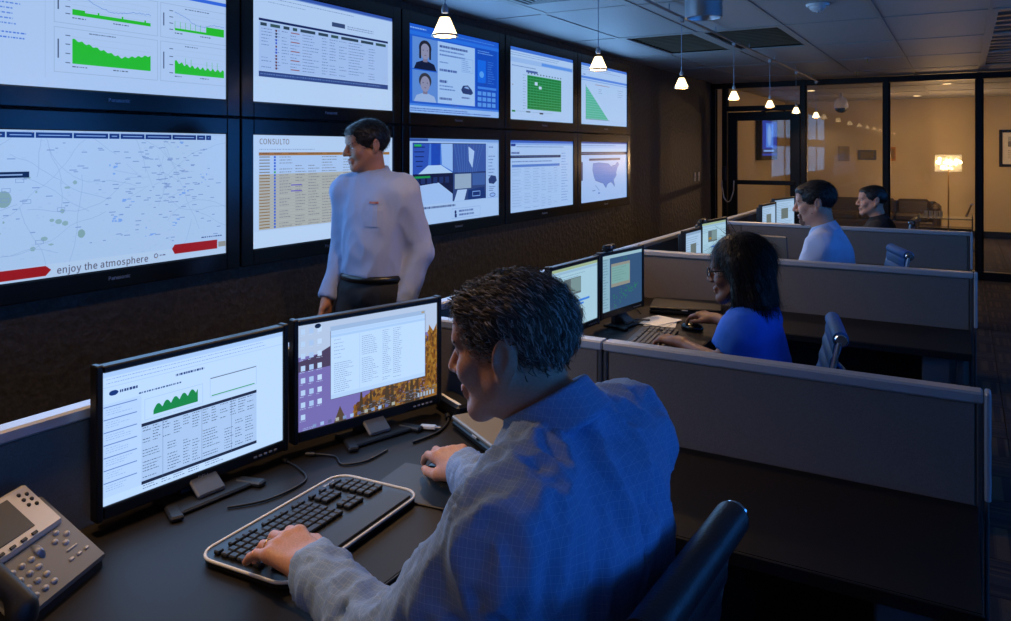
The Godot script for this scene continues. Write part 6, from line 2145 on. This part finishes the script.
	# 4 the man in dark clothes
	figure({
		"label": "crew-cut man in dark clothes at the farthest desk", "base": Vector3(2.52, 0.0, -7.2),
		"head": Vector3(2.44, 1.155, -7.22), "face": Vector3(-1, 0.0, 0.3), "hs": 1.06, "fine": 0.007, "neck_r": 0.056,
		"N": Vector3(2.49, 0.985, -7.22), "C": Vector3(2.5, 0.84, -7.22), "A": Vector3(2.51, 0.69, -7.22), "P": Vector3(2.46, 0.61, -7.22), "dir": Vector3(-1, 0, 0.2),
		"bulk": 1.0, "SL": Vector3(2.5, 0.92, -7.03), "SR": Vector3(2.47, 0.92, -7.4),
		"EL": Vector3(2.34, 0.81, -6.97), "WL": Vector3(2.08, 0.8, -7.05), "ER": Vector3(2.3, 0.81, -7.42), "WR": Vector3(2.06, 0.8, -7.35),
		"HL": Vector3(2.5, 0.585, -7.12), "HR": Vector3(2.48, 0.585, -7.32), "KL": Vector3(2.1, 0.585, -7.1), "KR": Vector3(2.08, 0.585, -7.32), "AL": Vector3(1.95, 0.095, -7.1), "AR": Vector3(1.95, 0.095, -7.32), "toe": Vector3(-1, 0, 0),
		"hl": {"f": Vector3(-0.97, 0, -0.15), "up": Vector3.UP, "curl": flatc}, "hr": {"f": Vector3(-0.97, 0, 0.15), "up": Vector3.UP, "curl": flatc},
		"hand_cell": 0.009, "shirt_cell": 0.014, "collar_cell": 0.007,
		"skin": "skin_fair", "lip": "lip_pink", "hair": "hair_dark", "shirt": "jacket_black", "hair_cell": 0.007, "hair_th": 0.006, "locks": 0, "tones": [],
	})
	# 5 the man walking past the screens
	var wk := figure({
		"label": "standing man in a pale shirt and dark trousers before the screens", "base": Vector3(0.75, 0.0, -2.79),
		"head": Vector3(0.722, 1.602, -2.772), "face": Vector3(-0.5, -0.12, 0.87), "hs": 0.95, "fine": 0.005, "neck_r": 0.056,
		"N": Vector3(0.745, 1.445, -2.8), "C": Vector3(0.752, 1.27, -2.795), "A": Vector3(0.752, 1.09, -2.79), "P": Vector3(0.75, 0.935, -2.795), "dir": Vector3(-0.1, 0, 1),
		"bulk": 0.94, "shirt_end": 0.07, "SL": Vector3(0.905, 1.385, -2.81), "SR": Vector3(0.6, 1.385, -2.775),
		"EL": Vector3(0.955, 1.11, -2.87), "WL": Vector3(0.925, 0.88, -2.78), "ER": Vector3(0.565, 1.11, -2.8), "WR": Vector3(0.565, 0.89, -2.68),
		"HL": Vector3(0.84, 0.91, -2.8), "HR": Vector3(0.66, 0.91, -2.78), "KL": Vector3(0.83, 0.5, -2.8), "KR": Vector3(0.665, 0.51, -2.64), "AL": Vector3(0.83, 0.1, -2.95), "AR": Vector3(0.665, 0.09, -2.55), "toe": Vector3(-0.05, 0, 1),
		"hl": {"f": Vector3(-0.15, -1, 0.3), "up": Vector3(1, 0, 0), "curl": [[0.3, 0.5, 0.3], [0.35, 0.5, 0.3], [0.4, 0.5, 0.3], [0.45, 0.5, 0.3]]}, "hr": {"f": Vector3(0.05, -1, 0.3), "up": Vector3(-1, 0, 0.1), "curl": [[0.3, 0.5, 0.3], [0.35, 0.5, 0.3], [0.4, 0.5, 0.3], [0.45, 0.5, 0.3]]},
		"hand_cell": 0.005, "shirt_cell": 0.011, "waist": 0.07, "fold_amp": 0.009, "fold_freq": 6.0,
		"skin": "skin_tan", "lip": "lip_pink", "hair": "hair_dark", "shirt": "shirt_pale", "hair_cell": 0.005, "hair_th": 0.011, "locks": 1500, "lock_w": 0.001,
		"tones": [Color(0.012, 0.009, 0.008), Color(0.02, 0.015, 0.013)],
	})
	var bf := Vector3(-0.1, 0, 1).normalized()
	var br := Vector3(-1, 0, -0.1).normalized()
	var bp := []
	for i in 24:
		var a := TAU * i / 24
		bp.append(Vector3(0.0, 1.0, -0.005) + br * cos(a) * 0.16 + bf * sin(a) * 0.126)
	obj("belt", Sh.new().tube(bp, 0.018, 6, true, 1.0), M.shoe, wk)
	var sh: Sh = shirt_of[wk.name]
	patch("pocket", sh, Vector3(0.085, 1.285, 0.11), Vector2(0.085, 0.095), M.shirt_pale, wk, "")
	patch("shirt_emblem", sh, Vector3(0.085, 1.345, 0.105), Vector2(0.045, 0.01), M.lip_pink, wk, "small reddish emblem above the pocket")

func patch(called: String, sh: Sh, near: Vector3, size: Vector2, m: Material, parent: Node3D, label: String) -> void:
	# a small piece of cloth sewn on: each corner of its grid drops onto the nearest point of the shirt
	var out := Sh.new()
	var nx := 5
	var pts := []
	for j in nx:
		for i in nx:
			var q := near + Vector3((i / (nx - 1.0) - 0.5) * size.x, (0.5 - j / (nx - 1.0)) * size.y, 0)
			var best := 0
			var bd := 1e9
			for k in sh.v.size():
				var d := Vector2(sh.v[k].x - q.x, sh.v[k].y - q.y).length_squared()
				if sh.v[k].z > 0.04 and d < bd:
					bd = d
					best = k
			pts.append(Vector3(q.x, q.y, sh.v[best].z + 0.0035))
	for j in nx - 1:
		for i in nx - 1:
			out.quad(pts[j * nx + i], pts[j * nx + i + 1], pts[(j + 1) * nx + i + 1], pts[(j + 1) * nx + i])
	obj(called, out, m, parent, label)

func _ready() -> void:
	look()
	materials()
	room()
	glass_front()
	video_wall()
	office()
	people()
	ceiling_things()
	switches()
	lounge()
